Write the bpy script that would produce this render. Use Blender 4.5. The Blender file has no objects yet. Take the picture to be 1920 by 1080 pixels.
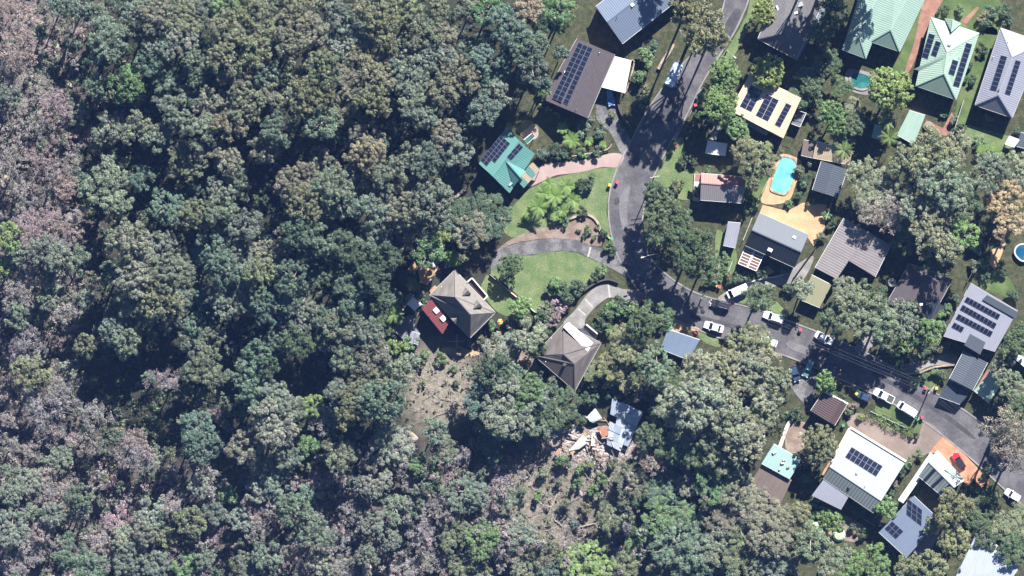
import bpy, bmesh, math, random
import numpy as np
from mathutils import Vector, geometry

R = math.radians
random.seed(7)
rng = np.random.default_rng(7)
scene = bpy.context.scene
COL = scene.collection

# ------------------------------------------------------------------ camera, sky, sun, exposure
PPM = 8.0            # survey scale: 8 units of the aerial survey grid per metre
CAM_H = 1400.0       # flying height
cam_d = bpy.data.cameras.new('camera')
cam = bpy.data.objects.new('camera', cam_d)
COL.objects.link(cam)
cam.location = (0, 0, CAM_H)
cam.rotation_euler = (0, 0, 0)
cam_d.sensor_width = 36.0
cam_d.lens = 36.0 * CAM_H / (1920 / PPM)
cam_d.clip_start = 10.0
cam_d.clip_end = 4000.0
scene.camera = cam

SUN_EL = 40.0
SUN_DIR = Vector((0.39, 0.92, 0)).normalized()      # horizontal direction towards the sun
world = bpy.data.worlds.new('World')
scene.world = world
world.use_nodes = True
wn = world.node_tree
sky = wn.nodes.new('ShaderNodeTexSky')
sky.sky_type = 'NISHITA'
sky.sun_disc = False
sky.sun_elevation = R(SUN_EL)
sky.sun_rotation = math.atan2(SUN_DIR.x, SUN_DIR.y)
sky.air_density = 0.75
sky.dust_density = 0.15
sky.ozone_density = 3.0
wn.links.new(sky.outputs[0], wn.nodes['Background'].inputs[0])
wn.nodes['Background'].inputs[1].default_value = 0.05
sun_d = bpy.data.lights.new('sun', 'SUN')
sun_d.energy = 5.0
sun_d.angle = R(0.5)
sun_d.color = (1.0, 0.97, 0.93)
sun = bpy.data.objects.new('sun', sun_d)
COL.objects.link(sun)
sd = Vector((SUN_DIR.x * math.cos(R(SUN_EL)), SUN_DIR.y * math.cos(R(SUN_EL)), math.sin(R(SUN_EL))))
sun.rotation_euler = sd.to_track_quat('Z', 'Y').to_euler()
sun.location = (60, 140, 200)
vs = scene.view_settings
vs.view_transform = 'Standard'
vs.look = 'None'
vs.exposure = 1.7
vs.gamma = 1.0
vs.use_curve_mapping = False
scene.cycles.max_bounces = 5
scene.cycles.diffuse_bounces = 1
scene.cycles.glossy_bounces = 2
scene.cycles.transmission_bounces = 3
scene.cycles.transparent_max_bounces = 4

# ------------------------------------------------------------------ survey grid -> world
def sst(t):
    t = max(0.0, min(1.0, t))
    return t * t * (3 - 2 * t)

def terrain(X, Y):
    px, py = X * PPM + 960, 540 - Y * PPM
    w = sst((720 - px) / 620)
    v = sst((py - 730) / 420) * sst((1500 - px) / 260)
    n = math.sin(X * .11 + Y * .07) * 1.1 + math.sin(X * .05 - Y * .13 + 1.3) * 1.4 + math.sin(X * .23 + 2) * math.sin(Y * .19) * .8
    return -15 * w - 6 * v * (1 - w) + n * max(w, v * .6)

def P(px, py, z=0.0):
    k = (CAM_H - z) / CAM_H
    return Vector(((px - 960) / PPM * k, (540 - py) / PPM * k, z))

def PG(px, py, up=0.0):
    """point standing `up` metres over the terrain at survey position px, py"""
    z = up
    for _ in range(3):
        p = P(px, py, z)
        z = terrain(p.x, p.y) + up
    return P(px, py, z)

# ------------------------------------------------------------------ materials
MATS = {}

def nd(nt, typ, **kw):
    n = nt.nodes.new(typ)
    for k, v in kw.items():
        setattr(n, k, v)
    return n

def base_mat(name):
    m = bpy.data.materials.new(name)
    m.use_nodes = True
    nt = m.node_tree
    return m, nt, nt.nodes['Principled BSDF']

def plain(name, col, rough=.8, var=.25, scale=1.5, bump=.0, metal=0.0, spec=.3, fine=9.0):
    """colour with two octaves of blotchy wear (noise in object space)"""
    if name in MATS:
        return MATS[name]
    m, nt, b = base_mat(name)
    tc = nd(nt, 'ShaderNodeTexCoord')
    n1 = nd(nt, 'ShaderNodeTexNoise'); n1.inputs['Scale'].default_value = scale; n1.inputs['Detail'].default_value = 6
    n1.inputs['Roughness'].default_value = .65
    n2 = nd(nt, 'ShaderNodeTexNoise'); n2.inputs['Scale'].default_value = fine; n2.inputs['Detail'].default_value = 3
    nt.links.new(tc.outputs['Object'], n1.inputs['Vector']); nt.links.new(tc.outputs['Object'], n2.inputs['Vector'])
    mx = nd(nt, 'ShaderNodeMath', operation='MULTIPLY_ADD'); mx.inputs[1].default_value = .5
    nt.links.new(n2.outputs[0], mx.inputs[0])
    ad = nd(nt, 'ShaderNodeMath', operation='MULTIPLY'); ad.inputs[1].default_value = .9
    nt.links.new(n1.outputs[0], ad.inputs[0]); nt.links.new(ad.outputs[0], mx.inputs[2])
    rp = nd(nt, 'ShaderNodeMapRange'); rp.inputs[1].default_value = .35; rp.inputs[2].default_value = 1.05
    rp.inputs[3].default_value = 1 - var; rp.inputs[4].default_value = 1 + var
    nt.links.new(mx.outputs[0], rp.inputs[0])
    vm = nd(nt, 'ShaderNodeVectorMath', operation='SCALE'); vm.inputs[0].default_value = col
    nt.links.new(rp.outputs[0], vm.inputs['Scale'])
    nt.links.new(vm.outputs[0], b.inputs['Base Color'])
    b.inputs['Roughness'].default_value = rough; b.inputs['Metallic'].default_value = metal
    b.inputs['Specular IOR Level'].default_value = spec
    if bump:
        bp = nd(nt, 'ShaderNodeBump'); bp.inputs['Strength'].default_value = bump; bp.inputs['Distance'].default_value = .1
        nt.links.new(n2.outputs[0], bp.inputs['Height']); nt.links.new(bp.outputs[0], b.inputs['Normal'])
    MATS[name] = m
    return m

def roofing(name, col, kind='metal', rough=.5, var=.15, period=.38, streak=.5):
    """sheet metal (ribs run down the slope) or tiles (courses across it); u across, v down the slope, in metres"""
    if name in MATS:
        return MATS[name]
    m, nt, b = base_mat(name)
    col = tuple(c * .50 for c in col)
    uv = nd(nt, 'ShaderNodeUVMap'); uv.uv_map = 'slope'
    sx = nd(nt, 'ShaderNodeSeparateXYZ'); nt.links.new(uv.outputs[0], sx.inputs[0])
    def wave(sock, per, op='SINE'):
        mu = nd(nt, 'ShaderNodeMath', operation='MULTIPLY'); mu.inputs[1].default_value = 2 * math.pi / per
        nt.links.new(sock, mu.inputs[0])
        si = nd(nt, 'ShaderNodeMath', operation='SINE'); nt.links.new(mu.outputs[0], si.inputs[0])
        return si.outputs[0]
    mp = nd(nt, 'ShaderNodeMapping'); mp.inputs['Scale'].default_value = (1.2, .22, 1) if kind == 'metal' else (1, 1, 1)
    nt.links.new(uv.outputs[0], mp.inputs[0])
    n1 = nd(nt, 'ShaderNodeTexNoise'); n1.inputs['Scale'].default_value = .9; n1.inputs['Detail'].default_value = 6; n1.inputs['Roughness'].default_value = .7
    nt.links.new(mp.outputs[0], n1.inputs['Vector'])
    n2 = nd(nt, 'ShaderNodeTexNoise'); n2.inputs['Scale'].default_value = 3.5 if kind == 'tile' else 6; n2.inputs['Detail'].default_value = 2
    nt.links.new(uv.outputs[0], n2.inputs['Vector'])
    if kind == 'metal':
        w = wave(sx.outputs[0], period)
    else:
        w1 = wave(sx.outputs[1], .45); w2 = wave(sx.outputs[0], .31)
        a = nd(nt, 'ShaderNodeMath', operation='MULTIPLY_ADD'); a.inputs[1].default_value = .5
        nt.links.new(w2, a.inputs[0]); nt.links.new(w1, a.inputs[2]); w = a.outputs[0]
    s = nd(nt, 'ShaderNodeMath', operation='ADD'); nt.links.new(n1.outputs[0], s.inputs[0]); nt.links.new(n2.outputs[0], s.inputs[1])
    r1 = nd(nt, 'ShaderNodeMapRange'); r1.inputs[1].default_value = .6; r1.inputs[2].default_value = 1.4
    r1.inputs[3].default_value = 1 - var; r1.inputs[4].default_value = 1 + var
    nt.links.new(s.outputs[0], r1.inputs[0])
    r2 = nd(nt, 'ShaderNodeMath', operation='MULTIPLY_ADD'); r2.inputs[1].default_value = .05 * streak * 2
    nt.links.new(w, r2.inputs[0]); nt.links.new(r1.outputs[0], r2.inputs[2])
    vm = nd(nt, 'ShaderNodeVectorMath', operation='SCALE'); vm.inputs[0].default_value = col
    nt.links.new(r2.outputs[0], vm.inputs['Scale']); nt.links.new(vm.outputs[0], b.inputs['Base Color'])
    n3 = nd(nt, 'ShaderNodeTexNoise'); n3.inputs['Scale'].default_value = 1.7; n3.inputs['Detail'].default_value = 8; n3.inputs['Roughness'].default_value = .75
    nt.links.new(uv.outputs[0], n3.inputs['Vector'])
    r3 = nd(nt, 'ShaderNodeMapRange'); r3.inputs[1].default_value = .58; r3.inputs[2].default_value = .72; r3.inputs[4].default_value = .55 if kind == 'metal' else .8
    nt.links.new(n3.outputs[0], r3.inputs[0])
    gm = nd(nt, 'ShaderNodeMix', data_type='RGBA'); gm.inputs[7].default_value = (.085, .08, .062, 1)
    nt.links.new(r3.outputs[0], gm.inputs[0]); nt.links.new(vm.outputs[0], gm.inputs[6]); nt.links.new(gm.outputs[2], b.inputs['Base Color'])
    bp = nd(nt, 'ShaderNodeBump'); bp.inputs['Strength'].default_value = .6; bp.inputs['Distance'].default_value = .03
    nt.links.new(w, bp.inputs['Height']); nt.links.new(bp.outputs[0], b.inputs['Normal'])
    b.inputs['Roughness'].default_value = rough
    b.inputs['Specular IOR Level'].default_value = .15 if kind == 'tile' else .25
    MATS[name] = m
    return m

def solar_mat():
    if 'solar' in MATS:
        return MATS['solar']
    m, nt, b = base_mat('solar')
    uv = nd(nt, 'ShaderNodeUVMap'); uv.uv_map = 'slope'
    sx = nd(nt, 'ShaderNodeSeparateXYZ'); nt.links.new(uv.outputs[0], sx.inputs[0])
    def edge(sock, w):
        a = nd(nt, 'ShaderNodeMath', operation='SUBTRACT'); a.inputs[1].default_value = .5; nt.links.new(sock, a.inputs[0])
        c = nd(nt, 'ShaderNodeMath', operation='ABSOLUTE'); nt.links.new(a.outputs[0], c.inputs[0])
        g = nd(nt, 'ShaderNodeMath', operation='GREATER_THAN'); g.inputs[1].default_value = .5 - w; nt.links.new(c.outputs[0], g.inputs[0])
        return g.outputs[0]
    mxx = nd(nt, 'ShaderNodeMath', operation='MAXIMUM')
    nt.links.new(edge(sx.outputs[0], .035), mxx.inputs[0]); nt.links.new(edge(sx.outputs[1], .03), mxx.inputs[1])
    mix = nd(nt, 'ShaderNodeMix', data_type='RGBA')
    mix.inputs[6].default_value = (.010, .013, .028, 1); mix.inputs[7].default_value = (.13, .14, .17, 1)
    nt.links.new(mxx.outputs[0], mix.inputs[0]); nt.links.new(mix.outputs[2], b.inputs['Base Color'])
    b.inputs['Roughness'].default_value = .18
    b.inputs['Specular IOR Level'].default_value = .5
    MATS['solar'] = m
    return m

def foliage_mat():
    if 'foliage' in MATS:
        return MATS['foliage']
    m, nt, b = base_mat('foliage')
    oi = nd(nt, 'ShaderNodeObjectInfo')
    at = nd(nt, 'ShaderNodeAttribute'); at.attribute_name = 'var'
    mul = nd(nt, 'ShaderNodeMix', data_type='RGBA', blend_type='MULTIPLY'); mul.inputs[0].default_value = 1.0
    nt.links.new(oi.outputs['Color'], mul.inputs[6]); nt.links.new(at.outputs['Color'], mul.inputs[7])
    nt.links.new(mul.outputs[2], b.inputs['Base Color'])
    b.inputs['Roughness'].default_value = .55
    b.inputs['Specular IOR Level'].default_value = .25
    tr = nd(nt, 'ShaderNodeBsdfTranslucent')
    tm = nd(nt, 'ShaderNodeMix', data_type='RGBA', blend_type='MULTIPLY'); tm.inputs[0].default_value = 1.0
    tm.inputs[7].default_value = (1.0, 1.1, .55, 1)
    nt.links.new(mul.outputs[2], tm.inputs[6]); nt.links.new(tm.outputs[2], tr.inputs[0])
    ms = nd(nt, 'ShaderNodeMixShader'); ms.inputs[0].default_value = .22
    nt.links.new(b.outputs[0], ms.inputs[1]); nt.links.new(tr.outputs[0], ms.inputs[2])
    nt.links.new(ms.outputs[0], nt.nodes['Material Output'].inputs[0])
    MATS['foliage'] = m
    return m

def ground_mat():
    """leaf litter, burnt soil, sandstone crumbs and grass; the share of each follows the 'zone' attribute (r burnt, g garden, b dry)"""
    m, nt, b = base_mat('ground_cover')
    tc = nd(nt, 'ShaderNodeTexCoord')
    def noise(sc, det=5, ro=.65):
        n = nd(nt, 'ShaderNodeTexNoise'); n.inputs['Scale'].default_value = sc; n.inputs['Detail'].default_value = det; n.inputs['Roughness'].default_value = ro
        nt.links.new(tc.outputs['Object'], n.inputs['Vector']); return n.outputs[0]
    def ramp(sock, stops):
        r = nd(nt, 'ShaderNodeValToRGB'); nt.links.new(sock, r.inputs[0])
        e = r.color_ramp.elements
        while len(e) < len(stops): e.new(.5)
        for i, (p, c) in enumerate(stops):
            e[i].position = p; e[i].color = (*c, 1)
        return r.outputs[0]
    def mix(f, a, c):
        x = nd(nt, 'ShaderNodeMix', data_type='RGBA')
        nt.links.new(f, x.inputs[0]); nt.links.new(a, x.inputs[6]); nt.links.new(c, x.inputs[7]); return x.outputs[2]
    at = nd(nt, 'ShaderNodeAttribute'); at.attribute_name = 'zone'
    sp = nd(nt, 'ShaderNodeSeparateColor'); nt.links.new(at.outputs['Color'], sp.inputs[0])
    n_big, n_mid, n_fin = noise(.12), noise(.8), noise(4.0)
    litter = ramp(n_mid, [(.3, (.02, .022, .018)), (.5, (.04, .038, .03)), (.62, (.03, .038, .022)), (.8, (.075, .064, .052))])  # litter darkened, so the shade between crowns is partly in its colour
    burnt = ramp(n_mid, [(.3, (.035, .033, .032)), (.45, (.085, .073, .07)), (.6, (.15, .125, .115)), (.8, (.27, .23, .205))])
    grass = ramp(n_mid, [(.25, (.022, .028, .016)), (.45, (.042, .048, .024)), (.6, (.068, .066, .038)), (.8, (.11, .09, .062))])
    dry = ramp(n_mid, [(.3, (.09, .085, .066)), (.5, (.18, .16, .125)), (.7, (.27, .23, .195)), (.85, (.12, .125, .075))])
    c = mix(sp.outputs[0], litter, burnt)
    c = mix(sp.outputs[1], c, grass)
    c = mix(sp.outputs[2], c, dry)
    fi = nd(nt, 'ShaderNodeMapRange'); fi.inputs[1].default_value = .3; fi.inputs[2].default_value = .7; fi.inputs[3].default_value = .55; fi.inputs[4].default_value = 1.4
    nt.links.new(n_fin, fi.inputs[0])
    vm = nd(nt, 'ShaderNodeVectorMath', operation='SCALE'); nt.links.new(c, vm.inputs[0]); nt.links.new(fi.outputs[0], vm.inputs['Scale'])
    nt.links.new(vm.outputs[0], b.inputs['Base Color'])
    b.inputs['Roughness'].default_value = .95; b.inputs['Specular IOR Level'].default_value = .1
    bp = nd(nt, 'ShaderNodeBump'); bp.inputs['Strength'].default_value = .8; bp.inputs['Distance'].default_value = .25
    nt.links.new(n_fin, bp.inputs['Height']); nt.links.new(bp.outputs[0], b.inputs['Normal'])
    return m

def two_tone(name, c1, c2, scale=.35, rough=.9, lo=.4, hi=.65, fine=7.0, bump=.3, famt=.3):
    """surface that shifts between two colours in soft patches, with fine grain"""
    if name in MATS:
        return MATS[name]
    m, nt, b = base_mat(name)
    tc = nd(nt, 'ShaderNodeTexCoord')
    n1 = nd(nt, 'ShaderNodeTexNoise'); n1.inputs['Scale'].default_value = scale; n1.inputs['Detail'].default_value = 7; n1.inputs['Roughness'].default_value = .6
    n2 = nd(nt, 'ShaderNodeTexNoise'); n2.inputs['Scale'].default_value = fine; n2.inputs['Detail'].default_value = 4
    nt.links.new(tc.outputs['Object'], n1.inputs['Vector']); nt.links.new(tc.outputs['Object'], n2.inputs['Vector'])
    r = nd(nt, 'ShaderNodeMapRange', interpolation_type='SMOOTHSTEP'); r.inputs[1].default_value = lo; r.inputs[2].default_value = hi
    nt.links.new(n1.outputs[0], r.inputs[0])
    mx = nd(nt, 'ShaderNodeMix', data_type='RGBA'); mx.inputs[6].default_value = (*c1, 1); mx.inputs[7].default_value = (*c2, 1)
    nt.links.new(r.outputs[0], mx.inputs[0])
    f = nd(nt, 'ShaderNodeMapRange'); f.inputs[1].default_value = .3; f.inputs[2].default_value = .7; f.inputs[3].default_value = 1 - famt; f.inputs[4].default_value = 1 + famt
    nt.links.new(n2.outputs[0], f.inputs[0])
    vm = nd(nt, 'ShaderNodeVectorMath', operation='SCALE'); nt.links.new(mx.outputs[2], vm.inputs[0]); nt.links.new(f.outputs[0], vm.inputs['Scale'])
    nt.links.new(vm.outputs[0], b.inputs['Base Color'])
    b.inputs['Roughness'].default_value = rough; b.inputs['Specular IOR Level'].default_value = .2
    bp = nd(nt, 'ShaderNodeBump'); bp.inputs['Strength'].default_value = bump; bp.inputs['Distance'].default_value = .1
    nt.links.new(n2.outputs[0], bp.inputs['Height']); nt.links.new(bp.outputs[0], b.inputs['Normal'])
    MATS[name] = m
    return m

def paint(name, col, rough=.25, metal=0.0):
    if name in MATS:
        return MATS[name]
    m = plain(name, col, rough=rough, var=.06, scale=1.2, metal=metal, spec=.5)
    m.node_tree.nodes['Principled BSDF'].inputs['Coat Weight'].default_value = .3
    return m

def glassy(name='dark_glass', col=(.012, .016, .022), rough=.08):
    if name in MATS:
        return MATS[name]
    m = plain(name, col, rough=rough, var=.1, spec=.5)
    return m

ASPHALT = two_tone('asphalt', (.060, .057, .062), (.100, .094, .099), scale=.22, lo=.36, hi=.64, fine=2.6, bump=.25, famt=.2)
ASPHALT_D = two_tone('asphalt_patch', (.040, .039, .043), (.058, .056, .060), scale=.5, fine=3.0, famt=.2)
ASPHALT_L = two_tone('asphalt_worn', (.105, .099, .102), (.135, .127, .130), scale=.4, fine=3.0, famt=.18)
CONC = two_tone('concrete', (.15, .142, .135), (.21, .20, .19), scale=.3, fine=6.0, famt=.14)
CONC_D = two_tone('old_concrete', (.065, .064, .067), (.135, .130, .127), scale=.35, lo=.38, hi=.62, fine=3.0, famt=.25)
PINK = two_tone('pink_concrete', (.25, .185, .17), (.29, .215, .195), scale=.3, fine=8.0, famt=.12)
TAN = two_tone('sandstone_paving', (.30, .205, .115), (.37, .255, .15), scale=.5, fine=6.0, famt=.14)
ORANGE = two_tone('terracotta_paving', (.29, .145, .085), (.35, .19, .12), scale=.6, fine=7.0, famt=.14)
BROWNDRIVE = two_tone('brown_drive', (.145, .113, .098), (.185, .148, .128), scale=.25, fine=6.0, famt=.12)
BRICKP = two_tone('brick_paving', (.19, .095, .07), (.24, .135, .10), scale=.6, fine=9.0, famt=.2)
SOIL = two_tone('bare_soil', (.135, .100, .080), (.20, .155, .125), scale=.45, fine=5.0, famt=.25)
LAWN = two_tone('lawn_grass', (.070, .108, .040), (.125, .146, .066), scale=.3, lo=.33, hi=.7, fine=3.5, famt=.34)
LAWN_D = two_tone('lush_lawn', (.05, .080, .025), (.088, .112, .042), scale=.25, fine=8.0, famt=.28)
DRY = two_tone('dry_grass', (.125, .108, .078), (.23, .19, .15), scale=.35, fine=4.0, famt=.35)
STONE = two_tone('sandstone', (.20, .155, .115), (.31, .25, .19), scale=.9, fine=5.0, famt=.2, bump=.6)
ROCK = two_tone('rock_face', (.20, .165, .14), (.36, .30, .25), scale=.5, fine=4.0, famt=.22, bump=.8)
PALE = two_tone('pale_rubbly_earth', (.15, .125, .11), (.31, .265, .235), scale=.7, fine=3.0, famt=.35, bump=.6)
DECK = two_tone('deck_timber', (.25, .15, .085), (.33, .21, .125), scale=.8, fine=6.0, famt=.2)
GREYDECK = two_tone('grey_deck', (.11, .11, .118), (.14, .14, .148), scale=.6, fine=6.0, famt=.1)
WHITE = plain('white_paint', (.55, .55, .54), rough=.5, var=.08)
OFFW = plain('off_white', (.36, .35, .33), rough=.6, var=.12)
TIMBER = plain('old_timber', (.24, .17, .12), rough=.9, var=.3, scale=3)
DARKT = plain('dark_timber', (.06, .05, .045), rough=.9, var=.3, scale=3)
BARK = plain('gum_bark', (.24, .21, .185), rough=.9, var=.35, scale=2.0)
BARKD = plain('dark_bark', (.11, .085, .07), rough=.95, var=.35, scale=3.0)
DEADW = plain('dead_wood', (.27, .235, .215), rough=.9, var=.3, scale=2.0)
GLASS = glassy()
BLACK = plain('black_rubber', (.012, .012, .013), rough=.7, var=.2)
STEEL = plain('galvanised', (.42, .43, .45), rough=.4, var=.15, metal=.6)
FOL = foliage_mat()
SOLAR = solar_mat()

# ------------------------------------------------------------------ mesh building
def tag(o, label=None, cat=None, group=None, kind=None):
    if label: o['label'] = label
    if cat: o['category'] = cat
    if group: o['group'] = group
    if kind: o['kind'] = kind
    return o

def link(name, data, parent=None, loc=None):
    o = bpy.data.objects.new(name, data)
    COL.objects.link(o)
    if parent is not None: o.parent = parent
    if loc is not None: o.location = loc
    return o

def thing(name, loc, label, cat, group=None):
    o = link(name, None, None, loc)
    o.empty_display_size = .5
    return tag(o, label, cat, group)

class MB:
    def __init__(s, org=(0, 0, 0)):
        s.v = []; s.f = []; s.uv = {}; s.org = Vector(org); s.smooth = False
    def poly(s, pts, uv=None):
        i = len(s.v); s.v += [Vector(p) for p in pts]
        if uv: s.uv[len(s.f)] = uv
        s.f.append(tuple(range(i, i + len(pts))))
    def prism(s, pts, dn):
        """polygon (any orientation) as top, extruded by vector dn"""
        pts = [Vector(p) for p in pts]; dn = Vector(dn); n = len(pts); i = len(s.v)
        s.v += pts + [p + dn for p in pts]
        s.f.append(tuple(range(i, i + n))); s.f.append(tuple(range(i + 2 * n - 1, i + n - 1, -1)))
        for k in range(n):
            a, b = i + k, i + (k + 1) % n
            s.f.append((b, a, a + n, b + n))
    def box(s, c, size, rz=0.0, ax=None):
        c = Vector(c); x, y, z = (q / 2 for q in size)
        if ax is None:
            ca, sa = math.cos(rz), math.sin(rz)
            ax = (Vector((ca, sa, 0)), Vector((-sa, ca, 0)), Vector((0, 0, 1)))
        i = len(s.v)
        for dz in (-1, 1):
            for dx, dy in ((-1, -1), (1, -1), (1, 1), (-1, 1)):
                s.v.append(c + ax[0] * (dx * x) + ax[1] * (dy * y) + ax[2] * (dz * z))
        s.f += [(i + 3, i + 2, i + 1, i), (i + 4, i + 5, i + 6, i + 7)] + [(i + k, i + (k + 1) % 4, i + 4 + (k + 1) % 4, i + 4 + k) for k in range(4)]
    def beam(s, a, b, w, h):
        a, b = Vector(a), Vector(b); d = b - a; L = d.length
        if L < 1e-4: return
        d.normalize(); up = Vector((0, 0, 1))
        if abs(d.z) > .95: up = Vector((1, 0, 0))
        side = up.cross(d).normalized(); up = d.cross(side).normalized()
        s.box((a + b) / 2, (L, w, h), ax=(d, side, up))
    def tube(s, pts, rad, n=6, cap=True):
        pts = [Vector(p) for p in pts]; i0 = len(s.v)
        for k, p in enumerate(pts):
            d = (pts[min(k + 1, len(pts) - 1)] - pts[max(k - 1, 0)]).normalized()
            ref = Vector((0, 0, 1)) if abs(d.z) < .9 else Vector((1, 0, 0))
            u = d.cross(ref).normalized(); w = d.cross(u)
            r = rad[k] if isinstance(rad, (list, tuple)) else rad
            for j in range(n):
                t = 2 * math.pi * j / n
                s.v.append(p + (u * math.cos(t) + w * math.sin(t)) * r)
        for k in range(len(pts) - 1):
            for j in range(n):
                a = i0 + k * n + j; b = i0 + k * n + (j + 1) % n
                s.f.append((a, b, b + n, a + n))
        if cap:
            s.f.append(tuple(range(i0 + n - 1, i0 - 1, -1)))
            e = i0 + (len(pts) - 1) * n
            s.f.append(tuple(range(e, e + n)))
    def build(s, name, mat, parent=None, smooth=False):
        me = bpy.data.meshes.new(name)
        me.from_pydata([tuple(p - s.org) for p in s.v], [], s.f)
        if s.uv:
            ul = me.uv_layers.new(name='slope')
            for fi, uvs in s.uv.items():
                for li, u in zip(me.polygons[fi].loop_indices, uvs): ul.data[li].uv = u
        if mat: me.materials.append(mat)
        if smooth: me.shade_smooth()
        me.update()
        o = link(name, me, parent)
        if parent is None: o.location = s.org
        return o

def curve(pts, n=4, closed=False):
    """Catmull-Rom through survey points"""
    out = []; m = len(pts)
    rngk = range(m if closed else m - 1)
    for k in rngk:
        g = lambda q: pts[q % m] if closed else pts[max(0, min(m - 1, q))]
        p0, p1, p2, p3 = g(k - 1), g(k), g(k + 1), g(k + 2)
        for j in range(n):
            t = j / n
            out.append(tuple(.5 * ((2 * b) + (-a + c) * t + (2 * a - 5 * b + 4 * c - d) * t * t + (-a + 3 * b - 3 * c + d) * t ** 3) for a, b, c, d in zip(p0, p1, p2, p3)))
    if not closed: out.append(pts[-1])
    return out

def sheet(name, pts, z, mat, label, smooth=True, kind='structure', ragged=0.0):
    """ground covering laid as a thin slab, its edge following the survey outline"""
    if smooth: pts = curve(pts, 4, True)
    if ragged:
        pts = [(x + random.uniform(-1, 1) * ragged, y + random.uniform(-1, 1) * ragged) for x, y in pts]
    w = [PG(x, y, z) for x, y in pts]
    tri = geometry.tessellate_polygon([[Vector((p.x, p.y, 0)) for p in w]])
    me = bpy.data.meshes.new(name)
    n = len(w)
    vv = [tuple(p) for p in w] + [(p.x, p.y, p.z - z - .15) for p in w]
    ff = []
    for t in tri:
        a, b, c = (w[i] for i in t)
        ff.append(tuple(t) if (b - a).cross(c - a).z > 0 else tuple(reversed(t)))
    area = sum(w[i].x * w[(i + 1) % n].y - w[(i + 1) % n].x * w[i].y for i in range(n))
    for i in range(n):
        j = (i + 1) % n
        ff.append((i, i + n, j + n, j) if area > 0 else (j, j + n, i + n, i))
    me.from_pydata(vv, [], ff)
    me.materials.append(mat)
    o = link(name, me)
    tag(o, label, None, None, kind)
    return o

# ================================================================== the setting
def build_ground():
    nx, ny = 241, 141
    xs = np.linspace(-420, 420, nx); ys = np.linspace(-250, 250, ny)
    # finer inside the surveyed block
    xs = np.sign(xs) * (np.abs(xs) / 420) ** 1.5 * 420; ys = np.sign(ys) * (np.abs(ys) / 250) ** 1.5 * 250
    vv = []; zone = []
    for y in ys:
        for x in xs:
            vv.append((x, y, terrain(x, y)))
            px, py = x * 8 + 960, 540 - y * 8
            burnt = max(sst((230 - px) / 160), sst((py - 790) / 160) * sst((1420 - px) / 250) * .95)
            gard = sst((px - 900) / 120) * (1 - sst((py - 720) / 120) * sst((1480 - px) / 120))
            dry = sst(1.55 - math.hypot((px - 828) / 66, (py - 728) / 82)) * .95
            dry = max(dry, .9 * sst(1.6 - math.hypot((px - 1050) / 130, (py - 930) / 100)))
            zone.append((burnt, gard, dry, 1))
    ff = [(j * nx + i, j * nx + i + 1, (j + 1) * nx + i + 1, (j + 1) * nx + i) for j in range(ny - 1) for i in range(nx - 1)]
    me = bpy.data.meshes.new('ground'); me.from_pydata(vv, [], ff)
    ca = me.color_attributes.new('zone', 'FLOAT_COLOR', 'POINT')
    ca.data.foreach_set('color', np.array(zone, dtype=np.float32).ravel())
    me.materials.append(ground_mat()); me.shade_smooth()
    tag(link('ground', me), 'grassy, leaf-littered hillside ground falling away into the bush', None, None, 'structure')
build_ground()

RL = [(1362,-60),(1362,-20),(1350,30),(1318,80),(1280,120),(1240,168),(1205,222),(1185,262),(1168,292),(1150,335),(1142,370),(1141,400),(1146,440),(1158,480),(1178,515),(1196,545),(1217,572),(1254,596),(1300,614),(1350,634),(1420,652),(1475,668),(1530,690),(1600,722),(1665,752),(1735,792),(1815,855),(1870,905),(1930,960),(1980,1000)]
RR = [(1415,-60),(1408,-20),(1400,10),(1380,55),(1355,95),(1332,130),(1312,165),(1298,195),(1280,230),(1256,270),(1236,310),(1222,340),(1212,370),(1206,400),(1204,430),(1210,460),(1225,490),(1250,515),(1283,538),(1315,553),(1350,563),(1420,580),(1480,602),(1540,625),(1600,650),(1650,675),(1690,697),(1737,727),(1800,764),(1842,794),(1882,828),(1930,870),(1980,910)]

def resample(pts, n):
    pts = curve(pts, 6)
    d = [0]
    for a, b in zip(pts, pts[1:]): d.append(d[-1] + math.hypot(b[0] - a[0], b[1] - a[1]))
    out = []; k = 0
    for i in range(n):
        t = d[-1] * i / (n - 1)
        while k < len(d) - 2 and d[k + 1] < t: k += 1
        f = (t - d[k]) / max(1e-6, d[k + 1] - d[k])
        out.append(tuple(a + (b - a) * f for a, b in zip(pts[k], pts[k + 1])))
    return out

def build_road():
    n = 150
    L, Q = resample(RL, n), resample(RR, n)
    m = MB()
    nc = 8
    for i in range(n):
        for j in range(nc + 1):
            t = j / nc
            p = P(L[i][0] + (Q[i][0] - L[i][0]) * t, L[i][1] + (Q[i][1] - L[i][1]) * t)
            p.z = .04 + .08 * (1 - (2 * t - 1) ** 2)
            m.v.append(p)
    for i in range(n - 1):
        for j in range(nc):
            a = i * (nc + 1) + j
            m.f.append((a, a + nc + 1, a + nc + 2, a + 1))
    o = m.build('road', ASPHALT, smooth=True)
    tag(o, 'worn grey asphalt street curving through the houses', None, None, 'structure')
    for side, pts in (('west', L), ('east', Q)):
        k = MB()
        for i in range(n - 1):
            a, b = P(*pts[i]), P(*pts[i + 1])
            d = (b - a).normalized(); s = Vector((-d.y, d.x, 0)) * (.17 if side == 'west' else -.17)
            k.prism([a - s + Vector((0, 0, .16)), b - s + Vector((0, 0, .16)), b + s + Vector((0, 0, .16)), a + s + Vector((0, 0, .16))] if side == 'east' else
                    [a + s + Vector((0, 0, .16)), a - s + Vector((0, 0, .16)), b - s + Vector((0, 0, .16)), b + s + Vector((0, 0, .16))], (0, 0, -.3))
        tag(k.build('kerb', CONC), 'concrete kerb on the %s edge of the street' % ('bush' if side == 'west' else 'north-east'), None, None, 'structure')
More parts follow.
